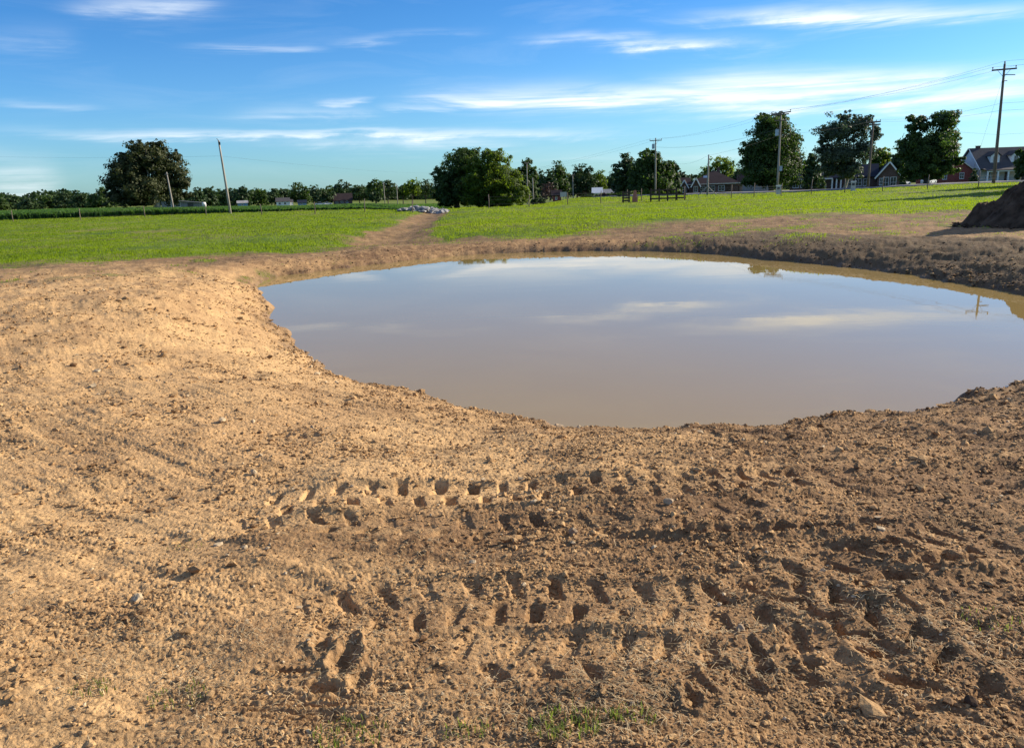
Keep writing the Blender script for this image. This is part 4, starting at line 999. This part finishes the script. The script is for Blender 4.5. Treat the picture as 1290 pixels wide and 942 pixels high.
# short service pole at the brick house with an A brace
dO, du, dH, dW = pole('service_pole', (892.9, 195), 891.6, 100, 'short pale service pole with splayed braces in front of the brown brick house', .13, M_WOODG)
for q in (-1, 1): MB().beam((q * 1.1, -.3, .0), (q * .05, -.15, 1.0), .12, .10).build('brace', M_WOODG, dO)
# leaning bare pole left, second behind, slim far ones
aO, au, aH, aW = pole('bare_pole', (275.4, 177), 288, 90, 'tall bare leaning wooden pole standing alone at the left fence', .145, M_WOODG)
MB().tube([(au - .02, 0, aH - .05), (au - .10, 0, aH + .12), (au - .22, 0, aH + .17)], [.04, .03, .02], 6).build('hook', M_WIRE, aO)
MB().box(au - .06, au + .14, -.12, .0, aH - .45, aH - .15).build('bracket', M_WIRE, aO)
bO, bu, bH, bW = pole('bare_pole', (209.8, 217), 217, 140, 'shorter leaning pole in front of the big oak and barn', .15, M_WOODG)
MB().beam((bu - .35, -.1, bH - .35), (bu + .3, -.1, bH - .3), .09, .09).build('crossarm', M_WOODG, bO)
for (tp, bs, D, lab) in [((663.6, 205), 664, 150, 'slim dark pole at the right edge of the middle pair of trees'), ((671, 224), 671.6, 140, 'slim pale post right of the slim dark pole'), ((721.4, 220), 722, 160, 'small pale far pole left of the little white shed'),
                         ((483.2, 230), 483.8, 330, 'pale far pole before the tall far dark trees'), ((499.6, 232), 499.8, 330, 'slim far pole right of the pale far pole')]:
    o_, u_, h_, w_ = pole('slim_pole', tp, bs, D, lab, .12 if D < 200 else .2, M_WOODG)
    if D in (160, 150): arm(o_, u_, h_, .2, .4, 0, 0, False, (-.8, .8), .08)


def wire(pts, label, sag=.5, r=.012, n=24):
    mb = MB()
    for a, b_ in zip(pts[:-1], pts[1:]):
        L_ = math.dist(a, b_); P = []
        for k in range(n + 1):
            t_ = k / n; P.append(tuple(a[i3] * (1 - t_) + b_[i3] * t_ - (4 * sag * t_ * (1 - t_) * L_ / 60 if i3 == 2 else 0) for i3 in range(3)))
        mb.tube(P, r, 4, False)
    tag(mb.build('power_line', M_WIRE), label, 'power line', 'wires strung between the poles')


far_l = lambda dz, k=0: (cW(0, 0, 0)[0] - 62 + k, cW(0, 0, 0)[1] + 125, 5.0 + dz)
off_r = lambda p: (p[0] + 30, p[1] - 42, p[2] + .6)
wr = .008
for k, (gp, ep, cp, lab) in enumerate([(g_ins[0], e_ins[0], c_ins[0], 'left conductor running over the tallest pole, the transformer pole and on to the left'),
                                       (g_ins[1], e_ins[1], c_ins[1], 'right conductor running over the tallest pole, the transformer pole and on to the left')]):
    g3, e3, c3 = gW(*gp), eW(*ep), cW(*cp); wire([off_r(g3), g3, e3, c3, far_l(0, k * 2)], lab, 1.0, wr)
wire([off_r(gW(*g_ins[2])), gW(*g_ins[2]), eW(eu, 0, eH - .1)], 'top conductor from the pole top near the right edge to the transformer pole', 1.0, wr)
wire([off_r(gW(gu * .7, 0, gH * .68)), gW(gu * .7, 0, gH * .68), fW(*f_ins[3]), eW(eu * .7, -.2, eH * .72), dW(du, 0, dH - .1)], 'upper service line passing the tallest pole, the double arm pole and the short service pole', .8, wr)
wire([off_r(gW(gu * .62, 0, gH * .62)), gW(gu * .62, 0, gH * .62), fW(*f_ins[0])], 'lower service line from the tallest pole to the double arm pole', .8, wr)
wire([dW(du, 0, dH - .05), cW(cu, 0, cH - 2.2)], 'service line from the short service pole up to the pole above the board fence', 2.0, wr)
wire([eW(eu * .8, -.2, eH * .8), cW(cu, 0, cH - 1.6)], 'thick cable between the transformer pole and the pole above the board fence', 1.2, .013)
wire([off_r(gW(gu * .45, 0, gH * .42)), gW(gu * .45, 0, gH * .42), at(1195, 165, 100)], 'lowest thin line crossing the tallest pole', .3, .006)
gx_, gy_, gz_ = spot(1222, 98); wire([gW(gu * .95, 0, gH * .9), (gx_, gy_, gz_)], 'guy wire slanting down left from the tallest pole', 0, .008)
p1, p2 = at(-120, 192, 210), at(700, 197, 210); wire([p1, aW(au, 0, aH - 1.6), at(560, 218, 230), at(760, 205, 260)], 'faint line crossing the left sky past the leaning bare pole', .25, .006)

# ------------------------------------------------------------------ wire fence: one fence per run, posts as parts
def fence(runs, label, hpost=1.15, wires=(.35, .75, 1.0)):
    pts = []
    for px, py in runs:
        D = hit(px, py); d = ray(px, py); pts.append((d[0] * D, d[1] * D, gz(d[0] * D, d[1] * D)))
    o = thing('wire_fence', pts[0], 0, label, 'fence', 'wire fences round the field'); x0, y0, z0 = pts[0]; r_ = random.Random(len(runs))
    L = [(x - x0, y - y0, z - z0) for x, y, z in pts]
    for x, y, z in L:
        h_ = hpost * r_.uniform(.88, 1.1); MB().tube([(x, y, z - .3), (x + r_.uniform(-.03, .03), y, z + h_ * .5), (x + r_.uniform(-.06, .06), y, z + h_)], [.045, .042, .038], 7).build('post', M_WOOD, o, True)
    for w_ in wires:
        MB().tube([(x, y - .08, z + w_) for x, y, z in L], .006, 4, False).build('wire', M_WIRE, o)
fence([(-60, 282), (17, 280), (102, 278), (183, 274), (260, 272), (330, 271), (397, 270.5), (460, 268.5), (520, 268.5)], 'wire fence with grey posts along the crop field on the left')
fence([(616, 263), (667, 261), (715, 258.5), (757, 256), (790, 255), (808, 254)], 'wire fence with short posts right of the middle pair of trees')
fence([(862, 252.5), (921, 250), (950, 249), (984, 247), (1022, 245.5), (1064, 243.5), (1111.6, 241.5), (1168.5, 239), (1232, 236.5), (1300, 233)], 'wire fence with dark posts along the road below the houses', 1.35)


def board_fence(px0, px1, py, h_, nr, npost, label):
    D = hit((px0 + px1) / 2, py); x0, y0, z0 = spot((px0 + px1) / 2, D); w_ = (px1 - px0) * mpp((px0 + px1) / 2, D)
    o = thing('board_fence', (x0, y0, z0), azrot(x0, y0), label, 'fence', 'brown board fences')
    for k in range(npost): x = -w_ / 2 + w_ * k / (npost - 1); MB().box(x - .07, x + .07, -.07, .07, -.2, h_ + .08).build('post', M_DKWOOD, o)
    for k in range(nr): z = h_ * (k + .75) / nr; MB().box(-w_ / 2 - .1, w_ / 2 + .1, -.12, -.075, z - .07, z + .07).build('rail', M_DKWOOD, o)
board_fence(820, 852, 254, 1.15, 3, 4, 'three rail dark brown board fence below the crossarm pole')
board_fence(785, 792.5, 255.5, 1.0, 4, 2, 'short four rail board section left of the brick gate pillar')
board_fence(853, 863, 252.5, .7, 2, 2, 'low board section right of the three rail fence')
D = hit(800, 255); x0, y0, z0 = spot(800, D); o = thing('gate_pillar', (x0, y0, z0), azrot(x0, y0), 'orange brick gate pillar with stepped top beside the short board section', 'gate pillar')
MB().box(-.26, .26, -.26, .26, -.1, .55).build('base', M_PILLAR, o); MB().box(-.17, .17, -.17, .17, .553, .95).build('shaft', M_PILLAR, o); MB().box(-.13, .13, -.13, .13, .953, 1.12).build('cap', M_PILLAR, o)
for px, py, lab in [(1076, 241, 'whitish brick mailbox pillar below the leaning trunk of the silvery tree'), (981.5, 245.5, 'white painted post box at the foot of the transformer pole')]:
    D = hit(px, py) + 1.5; x0, y0, z0 = spot(px, D); o = thing('mailbox', (x0, y0, z0), azrot(x0, y0), lab, 'mailbox', 'roadside mailboxes')
    MB().box(-.24, .24, -.24, .24, -.1, .95).build('pillar', M_CREAM, o); MB().box(-.29, .29, -.29, .29, .953, 1.03).build('cap', M_WHITE, o)
    MB().box(-.13, .13, -.27, -.243, .58, .82).build('door', M_WIRE, o)


# ------------------------------------------------------------------ houses
class House:
    def __init__(s, name, px, D, label, cat='house', yaw=0.0, group=None, dz=0):
        x, y, z = spot(px, D); s.D = D; s.px = px; s.m = mpp(px, D)
        s.o = thing(name, (x, y, z + dz), azrot(x, y) + yaw, label, cat, group or 'buildings round the fields')
    def wall(s, x0, x1, y0, y1, h_, mat, nm='wall'): return MB().box(x0, x1, y0, y1, -1.2, h_).build(nm, mat, s.o)
    def gable_wall(s, x, x1, y0, y1, h_, hr, mat, axis='x'):
        """gable triangles closing a roof whose ridge runs along axis"""
        if axis == 'x':
            for xx in (x, x1 - .12): MB().add([(xx, y0, h_), (xx, y1, h_), (xx, (y0 + y1) / 2, hr), (xx + .12, y0, h_), (xx + .12, y1, h_), (xx + .12, (y0 + y1) / 2, hr)], [(0, 1, 2), (5, 4, 3), (0, 3, 4, 1), (1, 4, 5, 2), (2, 5, 3, 0)]).build('gable', mat, s.o)
        else:
            MB().prism([(x, h_), (x1, h_), ((x + x1) / 2, hr)], y0, y0 + .12).build('gable', mat, s.o)
    def roof_x(s, x0, x1, y0, y1, h_, hr, mat, ov=.4, nm='roof'):
        ym = (y0 + y1) / 2; k = (hr - h_) / (ym - y0); mb = MB()
        mb.slab([(x0 - ov, y0 - ov, h_ - ov * k + .02), (x1 + ov, y0 - ov, h_ - ov * k + .02), (x1 + ov, ym, hr + .02), (x0 - ov, ym, hr + .02)], .14)
        mb.slab([(x1 + ov, y1 + ov, h_ - ov * k + .02), (x0 - ov, y1 + ov, h_ - ov * k + .02), (x0 - ov, ym, hr + .02), (x1 + ov, ym, hr + .02)], .14)
        return mb.build(nm, mat, s.o)
    def roof_y(s, x0, x1, y0, y1, h_, hr, mat, ov=.4, nm='roof'):
        xm = (x0 + x1) / 2; k = (hr - h_) / (xm - x0); mb = MB()
        mb.slab([(x0 - ov, y1 + ov, h_ - ov * k + .02), (x0 - ov, y0 - ov, h_ - ov * k + .02), (xm, y0 - ov, hr + .02), (xm, y1 + ov, hr + .02)], .14)
        mb.slab([(x1 + ov, y0 - ov, h_ - ov * k + .02), (x1 + ov, y1 + ov, h_ - ov * k + .02), (xm, y1 + ov, hr + .02), (xm, y0 - ov, hr + .02)], .14)
        return mb.build(nm, mat, s.o)
    def hip(s, x0, x1, y0, y1, h_, hr, mat, ov=.5):
        dx = (y1 - y0) / 2; ym = (y0 + y1) / 2; X0, X1, Y0, Y1 = x0 - ov, x1 + ov, y0 - ov, y1 + ov; ra, rb = x0 + dx, x1 - dx
        if rb < ra: ra = rb = (ra + rb) / 2
        v = [(X0, Y0, h_), (X1, Y0, h_), (X1, Y1, h_), (X0, Y1, h_), (ra, ym, hr), (rb, ym, hr), (X0, Y0, h_ - .12), (X1, Y0, h_ - .12), (X1, Y1, h_ - .12), (X0, Y1, h_ - .12)]
        return MB().add(v, [(0, 1, 5, 4), (1, 2, 5), (2, 3, 4, 5), (3, 0, 4), (9, 8, 7, 6), (6, 7, 1, 0), (7, 8, 2, 1), (8, 9, 3, 2), (9, 6, 0, 3)]).build('roof', mat, s.o)
    def bargeboard(s, x0, x1, y, h_, hr, mat, ov=.42):
        xm = (x0 + x1) / 2; k = (hr - h_) / (xm - x0); mb = MB()
        for a in (x0 - ov, x1 + ov): mb.beam((a, y - ov - .03, h_ - ov * k + .02), (xm, y - ov - .03, hr + .06), .05, .24)
        mb.build('bargeboard', mat, s.o)
    def fascia(s, x0, x1, y, z, mat, nm='fascia'): MB().box(x0, x1, y - .03, y, z - .13, z + .08).build(nm, mat, s.o)
    def window(s, x, y, z, w_, h_, frame=None, n=2):
        f = MB(); t_ = .07
        f.box(x - w_ / 2 - t_, x - w_ / 2, y - .06, y - .003, z - t_, z + h_ + t_).box(x + w_ / 2, x + w_ / 2 + t_, y - .06, y - .003, z - t_, z + h_ + t_)
        f.box(x - w_ / 2, x + w_ / 2, y - .06, y - .003, z + h_, z + h_ + t_).box(x - w_ / 2 - t_, x + w_ / 2 + t_, y - .1, y - .064, z - t_ - .04, z)
        for k in range(1, n): f.box(x - w_ / 2 + w_ * k / n - .02, x - w_ / 2 + w_ * k / n + .02, y - .05, y - .02, z, z + h_)
        f.box(x - w_ / 2, x + w_ / 2, y - .048, y - .022, z + h_ * .5 - .02, z + h_ * .5 + .02)
        fo = f.build('window', frame or M_WHITE, s.o); MB().box(x - w_ / 2, x + w_ / 2, y - .018, y - .004, z, z + h_).build('pane', M_GLASS, fo)
    def door(s, x, y, w_=1, h_=2.1, mat=None):
        d = MB().box(x - w_ / 2, x + w_ / 2, y - .06, y - .004, 0, h_).build('door', mat or M_DKWOOD, s.o); MB().box(x + w_ * .33, x + w_ * .40, y - .11, y - .062, .95, 1.05).build('handle', M_METAL, d)
    def chimney(s, roof, x, y, z0, z1): MB().box(x - .35, x + .35, y - .35, y + .35, z0, z1).box(x - .42, x + .42, y - .42, y + .42, z1 + .003, z1 + .12).build('chimney', M_BRK, roof)


# brown brick ranch house behind the service pole (px 850 - 957)
h = House('brick_house', 893, 190, 'long brown brick house with dark hip roof and white trimmed gables at left'); k = h.m
f_ = lambda px, h=None: (px - 893) * k
h.wall(f_(868), f_(930), 0, 11, 2.6, M_BRK); r = h.hip(f_(868), f_(930), 0, 11, 2.6, 5.6, M_RF1); h.fascia(f_(868) - .5, f_(930) + .5, -.5, 2.52, M_CREAM)
h.wall(f_(873), f_(881), -2.5, -.003, 2.6, M_BRK); h.roof_y(f_(873), f_(881), -2.5, 4.0, 2.6, 3.9, M_RF1); h.gable_wall(f_(873), f_(881), -2.5, 0, 2.6, 3.88, M_BRK, 'y'); h.bargeboard(f_(873), f_(881), -2.5, 2.6, 3.9, M_WHITE)
h.wall(f_(850), f_(867.6), 2, 9, 2.3, M_BRK); h.roof_x(f_(850), f_(867.6), 2, 9, 2.3, 4.0, M_RF1); h.gable_wall(f_(850), f_(867.6), 2, 9, 2.3, 3.98, M_BRK)
h.wall(f_(858), f_(866), -.5, 1.99, 2.3, M_BRK); h.roof_y(f_(858), f_(866), -.5, 4, 2.3, 3.5, M_RF1); h.gable_wall(f_(858), f_(866), -.5, 0, 2.3, 3.48, M_BRK, 'y'); h.bargeboard(f_(858), f_(866), -.5, 2.3, 3.5, M_WHITE)
h.fascia(f_(849.5), f_(858), 1.55, 2.15, M_WHITE)
for px in (897, 909): h.window(f_(px), 0, .9, 1.3, 1.1)
h.window(f_(877), -2.5, .8, .8, 1.2); h.window(f_(862), -.5, .8, .8, 1.1); h.window(f_(885.5), 0, .9, 1.0, 1.1); h.door(f_(917), 0)
h.wall(f_(930.6), f_(957), 3, 10, 2.2, M_BRK, 'garage_wall'); h.roof_x(f_(930.6), f_(957), 3, 10, 2.2, 4.6, M_RF1); h.gable_wall(f_(930.6), f_(957), 3, 10, 2.2, 4.58, M_BRK); h.fascia(f_(930), f_(957.5), 2.57, 2.02, M_TAN)
MB().box(f_(932), f_(940), 2.9, 2.99, -.3, 1.9).build('garage_door', M_TAN, h.o)
sk = MB().slab([(f_(886), -.02, 0), (f_(893), -.02, 0), (f_(893), 1.2, .66), (f_(886), 1.2, .66)], .05).build('skylight', M_BLUE, r); sk.location = (0, 1.9, 3.72)
h.chimney(r, f_(905), 6.5, 4.6, 6.1)
# privacy fence right of it
x0, y0, z0 = spot(955, 165); o = thing('privacy_fence', (x0, y0, z0), azrot(x0, y0), 'tall grey privacy fence between the brown brick house and the feathery tree', 'fence'); q = mpp(955, 165)
for k in range(8):
    xa = (k - 3.5) * 4.2 * q * 1.0 * 1.15
    MB().box(xa - 2.4 * q, xa + 2.38 * q, -.03, .03, .05, 1.75 + .02 * (k % 2)).build('panel', M_GREYF, o); MB().box(xa + 2.4 * q - .07, xa + 2.4 * q + .07, .033, .15, -.3, 1.9).build('post', M_WOODG, o)

# long slate-blue roofed brick house (px 993 - 1132)
h = House('brick_house', 1062, 172, 'dark brick house with a slate blue roof and white gable trim between the yard trees'); k = h.m
f_ = lambda px: (px - 1062) * k
h.wall(f_(994), f_(1046), 0, 10, 2.5, M_BRK); r = h.hip(f_(994), f_(1046), 0, 10, 2.5, 5.0, M_RF2, .5); h.fascia(f_(994) - .5, f_(1046) + .5, -.5, 2.42, M_WHITE)
for px in (1002, 1012, 1024, 1038): h.window(f_(px), 0, .8, 1.0, 1.3)
h.door(f_(1044.5), 0, 1)
h.wall(f_(1046.6), f_(1104), 1.5, 10, 2.6, M_BRK); r2 = h.roof_x(f_(1046.6), f_(1104), 1.5, 10, 2.6, 4.9, M_RF2); h.gable_wall(f_(1046.6), f_(1104), 1.5, 10, 2.6, 4.88, M_BRK)
for px in (1049, 1054.5, 1060): MB().box(f_(px) - .14, f_(px) + .14, -.1, .18, -.3, 2.3).build('porch_post', M_WHITE, h.o)
MB().box(f_(1047), f_(1062), -.25, 1.46, 2.303, 2.42).build('porch_roof', M_RF2, h.o)
for px in (1070, 1082, 1092): h.window(f_(px), 1.5, .8, 1.1, 1.3)
h.wall(f_(1104.5), f_(1131), -2, 8, 2.7, M_BRK, 'wing_wall'); h.roof_y(f_(1104.5), f_(1131), -2, 8, 2.7, 5.1, M_RF2, .5); h.gable_wall(f_(1104.5), f_(1131), -2, 0, 2.7, 5.08, M_BRK, 'y'); h.bargeboard(f_(1104.5), f_(1131), -2, 2.7, 5.1, M_WHITE, .52)
for px in (1114.5, 1123.5): h.window(f_(px), -2, .35, .95, 1.9)
h.window(f_(1109), -2, .9, .5, 1.2); h.chimney(r2, f_(1088), 7, 3.8, 5.6)

# porch house seen from its corner: white gable end left, red brick wing beyond it (px 1175 - 1282)
h = House('porch_house', 1236, 200, 'grey roofed house with red brick wing, two white dormers and columned porch', yaw=R(32)); k = h.m
h.wall(0, 11.5, 0, 9, 3.0, M_CREAM, 'main_wall'); r = h.roof_x(0, 11.5, -.02, 9.02, 3.0, 7.2, M_RF3, .45); h.gable_wall(0, 11.5, 0, 9, 3.0, 7.15, M_WHITE)
mb = MB()
for y_ in (-.45, 9.45): mb.beam((-.5, y_, 2.62), (-.5, 4.5, 7.32), .26, .07)
mb.build('bargeboard', M_WHITE, h.o)
MB().slab([(-.3, -2.6, 2.35), (11.8, -2.6, 2.35), (11.8, -.47, 2.75), (-.3, -.47, 2.75)], .14).build('porch_roof', M_RF3, h.o)
for q in range(6): MB().box(.1 + q * 2.25 - .14, .1 + q * 2.25 + .14, -2.4, -2.12, -.4, 2.32).build('column', M_WHITE, h.o)
MB().box(-.2, 11.7, -2.55, -.01, -.8, -.05).build('porch_floor', M_GREYF, h.o); MB().box(-.1, 11.6, -2.38, -2.16, 2.1, 2.31).build('porch_beam', M_WHITE, h.o)
for x_ in (1.6, 3.4, 8.2, 10.2): h.window(x_, 0, .6, 1.0, 1.55)
h.door(5.8, 0)
for x_ in (3.4, 8.0):
    d = MB().box(x_ - 1.0, x_ + 1.0, .9, 3.6, 3.9, 5.5).build('dormer', M_WHITE, h.o)
    mb = MB(); mb.slab([(x_ - 1.25, 4.4, 5.4), (x_ - 1.25, .6, 5.4), (x_, .6, 6.4), (x_, 4.4, 6.4)], .1); mb.slab([(x_ + 1.25, .6, 5.4), (x_ + 1.25, 4.4, 5.4), (x_, 4.4, 6.4), (x_, .6, 6.4)], .1); mb.build('dormer_roof', M_RF3, d)
    MB().prism([(x_ - 1.0, 5.503), (x_ + 1.0, 5.503), (x_, 6.33)], .9, 1.0).build('dormer_gable', M_WHITE, d); h.window(x_, .9, 4.25, .75, 1.05, M_CREAM)
# wing against the gable end; ridge square to the main ridge, brick gable facing the field
h.wall(-9.5, -.52, 1.6, 8.6, 2.6, M_RED, 'wing_wall'); rw_ = h.roof_y(-9.5, -.6, 1.6, 8.6, 2.6, 5.6, M_RF2, .3, 'wing_roof'); h.gable_wall(-9.5, -.6, 1.6, 8.6, 2.6, 5.55, M_RED, 'y'); h.bargeboard(-9.5, -.6, 1.6, 2.6, 5.6, M_CREAM, .32)
h.window(-3.2, 1.6, .9, .9, 1.2); h.window(-7, 1.6, .9, .9, 1.2); h.chimney(r, 1.6, 4.6, 6.4, 7.7)

# small farm buildings far left
def shed(px0, px1, yt, D, label, wallm, roofm, name='shed', cat='shed', roof_frac=.4, deep=5, grp='small farm buildings', flat=False, ybase=None, opening=False, wins=1, wing=False):
    px = (px0 + px1) / 2; h = House(name, px, D, label, cat, group=grp); w_ = (px1 - px0) * h.m; H = at(px, yt, D)[2] - h.o.location[2]; he = H * (1 - roof_frac)
    h.wall(-w_ / 2, w_ / 2, 0, deep, he, wallm)
    if flat: MB().slab([(-w_ / 2 - .4, -.5, he - .2), (w_ / 2 + .4, -.5, he - .2), (w_ / 2 + .4, deep + .4, H), (-w_ / 2 - .4, deep + .4, H)], .12).build('roof', roofm, h.o)
    else: h.roof_x(-w_ / 2, w_ / 2, 0, deep, he, H, roofm, .3); h.gable_wall(-w_ / 2, w_ / 2, 0, deep, he, H - .03, wallm)
    if opening: MB().box(w_ * .12, w_ * .30, -.05, -.004, 0, he * .8).build('doorway', M_WIRE, h.o)
    for q in range(wins): h.window(-w_ / 2 + w_ * (q + .5) / max(1, wins) * .8 + w_ * .05, 0, min(1.0, he * .35), min(1.0, w_ * .15), min(1.1, he * .4), n=1)
    if wing:
        h.wall(w_ / 2 + .01, w_ * .75, 1, deep - 1, he * .8, wallm, 'wing_wall'); h.roof_x(w_ / 2 + .01, w_ * .75, 1, deep - 1, he * .8, H * .75, roofm, .2, 'wing_roof')
    return h
h = House('barn', 228, 168, 'low weathered tin barn under the big oak', 'barn', group='small farm buildings'); w_ = 51 * h.m; zt = at(205, 251.5, 168)[2] - h.o.location[2]
MB().add([(-w_ / 2, 0, -.6), (w_ / 2, 0, -.6), (w_ / 2, 6, -.6), (-w_ / 2, 6, -.6), (-w_ / 2, 0, zt), (w_ / 2, 0, zt - .95), (w_ / 2, 6, zt - .95), (-w_ / 2, 6, zt)], [(0, 1, 5, 4), (1, 2, 6, 5), (2, 3, 7, 6), (3, 0, 4, 7), (4, 5, 6, 7)]).build('wall', M_BARN, h.o)
MB().slab([(-w_ / 2 - .4, -.5, zt + .03), (w_ / 2 + .4, -.5, zt - .95), (w_ / 2 + .4, 6.4, zt - .95), (-w_ / 2 - .4, 6.4, zt + .03)], .1).build('roof', M_TIN, h.o)
MB().box(w_ * .14, w_ * .28, -.06, -.004, -.3, zt * .62).build('doorway', M_WIRE, h.o)
for q in (-.33, -.1): h.window(q * w_, 0, .8, .9, .8, n=1)
x0, y0, z0 = spot(256, 160); o = thing('propane_tank', (x0, y0, z0), azrot(x0, y0), 'white tank standing at the right end of the weathered barn', 'tank')
MB().tube([(-.36, 0, .95), (-.3, 0, .95), (-.22, 0, .95), (.22, 0, .95), (.3, 0, .95), (.36, 0, .95)], [.15, .42, .5, .5, .42, .15], 14).build('tank_body', M_WHITE, o, True)
for q in (-.2, .2): MB().box(q - .06, q + .06, -.3, .3, -.2, .55).build('foot', M_GREYF, o)
shed(298, 311, 253.3, 330, 'pale blue shed behind the crop right of the leaning bare pole', M_BLUE, M_TIN, roof_frac=.35, deep=4)
shed(347, 364, 249.5, 400, 'white farmhouse with a pale roof in the far treeline', M_WHITE, M_RF3, 'farmhouse', 'house', .45, 6, wins=2, wing=True)
shed(374, 385, 252.3, 390, 'blue grey shed right of the white farmhouse', M_BLUE, M_RF2, roof_frac=.45, deep=4)
shed(419, 443, 244, 400, 'far house with a broad dark roof between the treeline trees', M_BRK, M_RF1, 'farmhouse', 'house', .6, 8, wins=3)
shed(746.5, 758, 237, 235, 'little white shed behind the bush row', M_WHITE, M_WHITE, roof_frac=.5, deep=4)
shed(760, 775, 239, 240, 'long low grey roofed shed right of the little white shed', M_BARN, M_BARN, roof_frac=.5, deep=5, wins=2)
shed(696, 706, 240.5, 140, 'little dark playhouse with a reddish wall beside the purplish bush', M_RED, M_RF1, 'playhouse', 'playhouse', .4, 2.2)
x0, y0, z0 = spot(709.5, 135); o = thing('notice_board', (x0, y0, z0), azrot(x0, y0), 'blank pale board on two posts right of the little dark playhouse', 'board')
zb = at(709.5, 248, 135)[2] - z0; zt = at(709.5, 242, 135)[2] - z0; MB().box(-.55, .55, -.04, .0, zb, zt).build('board', M_CREAM, o)
for q in (-.45, .45): MB().box(q - .05, q + .05, .003, .10, -.2, zt).build('post', M_DKWOOD, o)


# parked vehicles far away
def car(px, D, yaw, label, mat):
    x0, y0, z0 = spot(px, D); o = thing('parked_car', (x0, y0, z0 + .05), azrot(x0, y0) + yaw, label, 'car', 'vehicles parked at the far houses')
    MB().prism([(-2.2, .3), (2.2, .3), (2.25, .75), (1.5, .92), (-2.1, .95), (-2.25, .7)], -.85, .85).build('body', mat, o)
    MB().prism([(-1.5, .953), (1.2, .93), (.6, 1.42), (-1.0, 1.45)], -.72, .72).build('cabin', M_GLASS, o); MB().box(-.98, .58, -.66, .66, 1.453, 1.49).build('roof', mat, o)
    for x in (-1.4, 1.4):
        for y in (-.8, .8):
            t_ = MB().tube([(x, y - .11, .33), (x, y + .11, .33)], .33, 16).build('wheel', M_RUB, o); MB().tube([(x, y - .125, .33), (x, y + .125, .33)], .18, 12).build('rim', M_METAL, t_)
    for y in (-.6, .6): MB().box(2.2, 2.27, y - .16, y + .16, .6, .72).build('headlight', M_WHITE, o)
car(1171, 175, 1.3, 'pale car parked under the dark two topped tree', M_CARW); car(1138, 190, 1.2, 'pale car parked right of the slate blue roofed house', M_CARW)
car(402, 370, 0, 'white car in the far farmyard, left of the dark roofed farmhouse', M_CARW); car(411, 372, .1, 'white car beside the white car in the far farmyard, nearer the dark roofed farmhouse', M_CARW)

# ------------------------------------------------------------------ trees standing right of the view; their shadows cross the field
sdx, sdy = math.sin(R(SUN_AZ)), math.cos(R(SUN_AZ))
for k, (px, py, Ht, lab) in enumerate([(1100, 254.5, 11.0, 'tree right of the photo whose shadow crosses the field nearest the heap'), (1150, 243.8, 13.0, 'tree right of the photo whose shadow crosses the field below the porch house')]):
    D = hit(px, py); d = ray(px, py); tx, ty = d[0] * D, d[1] * D; L_ = (Ht - .3) / math.tan(R(SUN_EL)); bx, by = tx + sdx * L_, ty + sdy * L_; Db = math.hypot(bx, by); o = thing('shade_tree', (bx, by, gz(bx, by)), 0, lab, 'tree', 'trees beyond the field')
    r_ = np.random.RandomState(50 + k); n = 5200; zz = Ht * (1 - r_.rand(n) ** .8 * .8); wd = (Ht - zz) / Ht * 4.2 + .1; a = r_.rand(n) * 6.283; q = np.sqrt(r_.rand(n)); C = np.stack([q * wd * np.cos(a), q * wd * np.sin(a), zz], 1)
    t1 = r_.randn(n, 3); t1 /= np.linalg.norm(t1, axis=1)[:, None]; t2 = np.cross(t1, r_.randn(n, 3)); t2 /= np.linalg.norm(t2, axis=1)[:, None]; t1 *= .3; t2 *= .2
    np_mesh('crown', np.stack([C - t1, C - t2, C + t1, C + t2], 1).reshape(-1, 3), np.arange(4 * n).reshape(-1, 4), L_MAPLE, False, o); MB().tube([(0, 0, -.3), (0, 0, Ht * .4), (0, 0, Ht * .9)], [.3, .2, .05], 8).build('trunk', M_BARK, o, True)
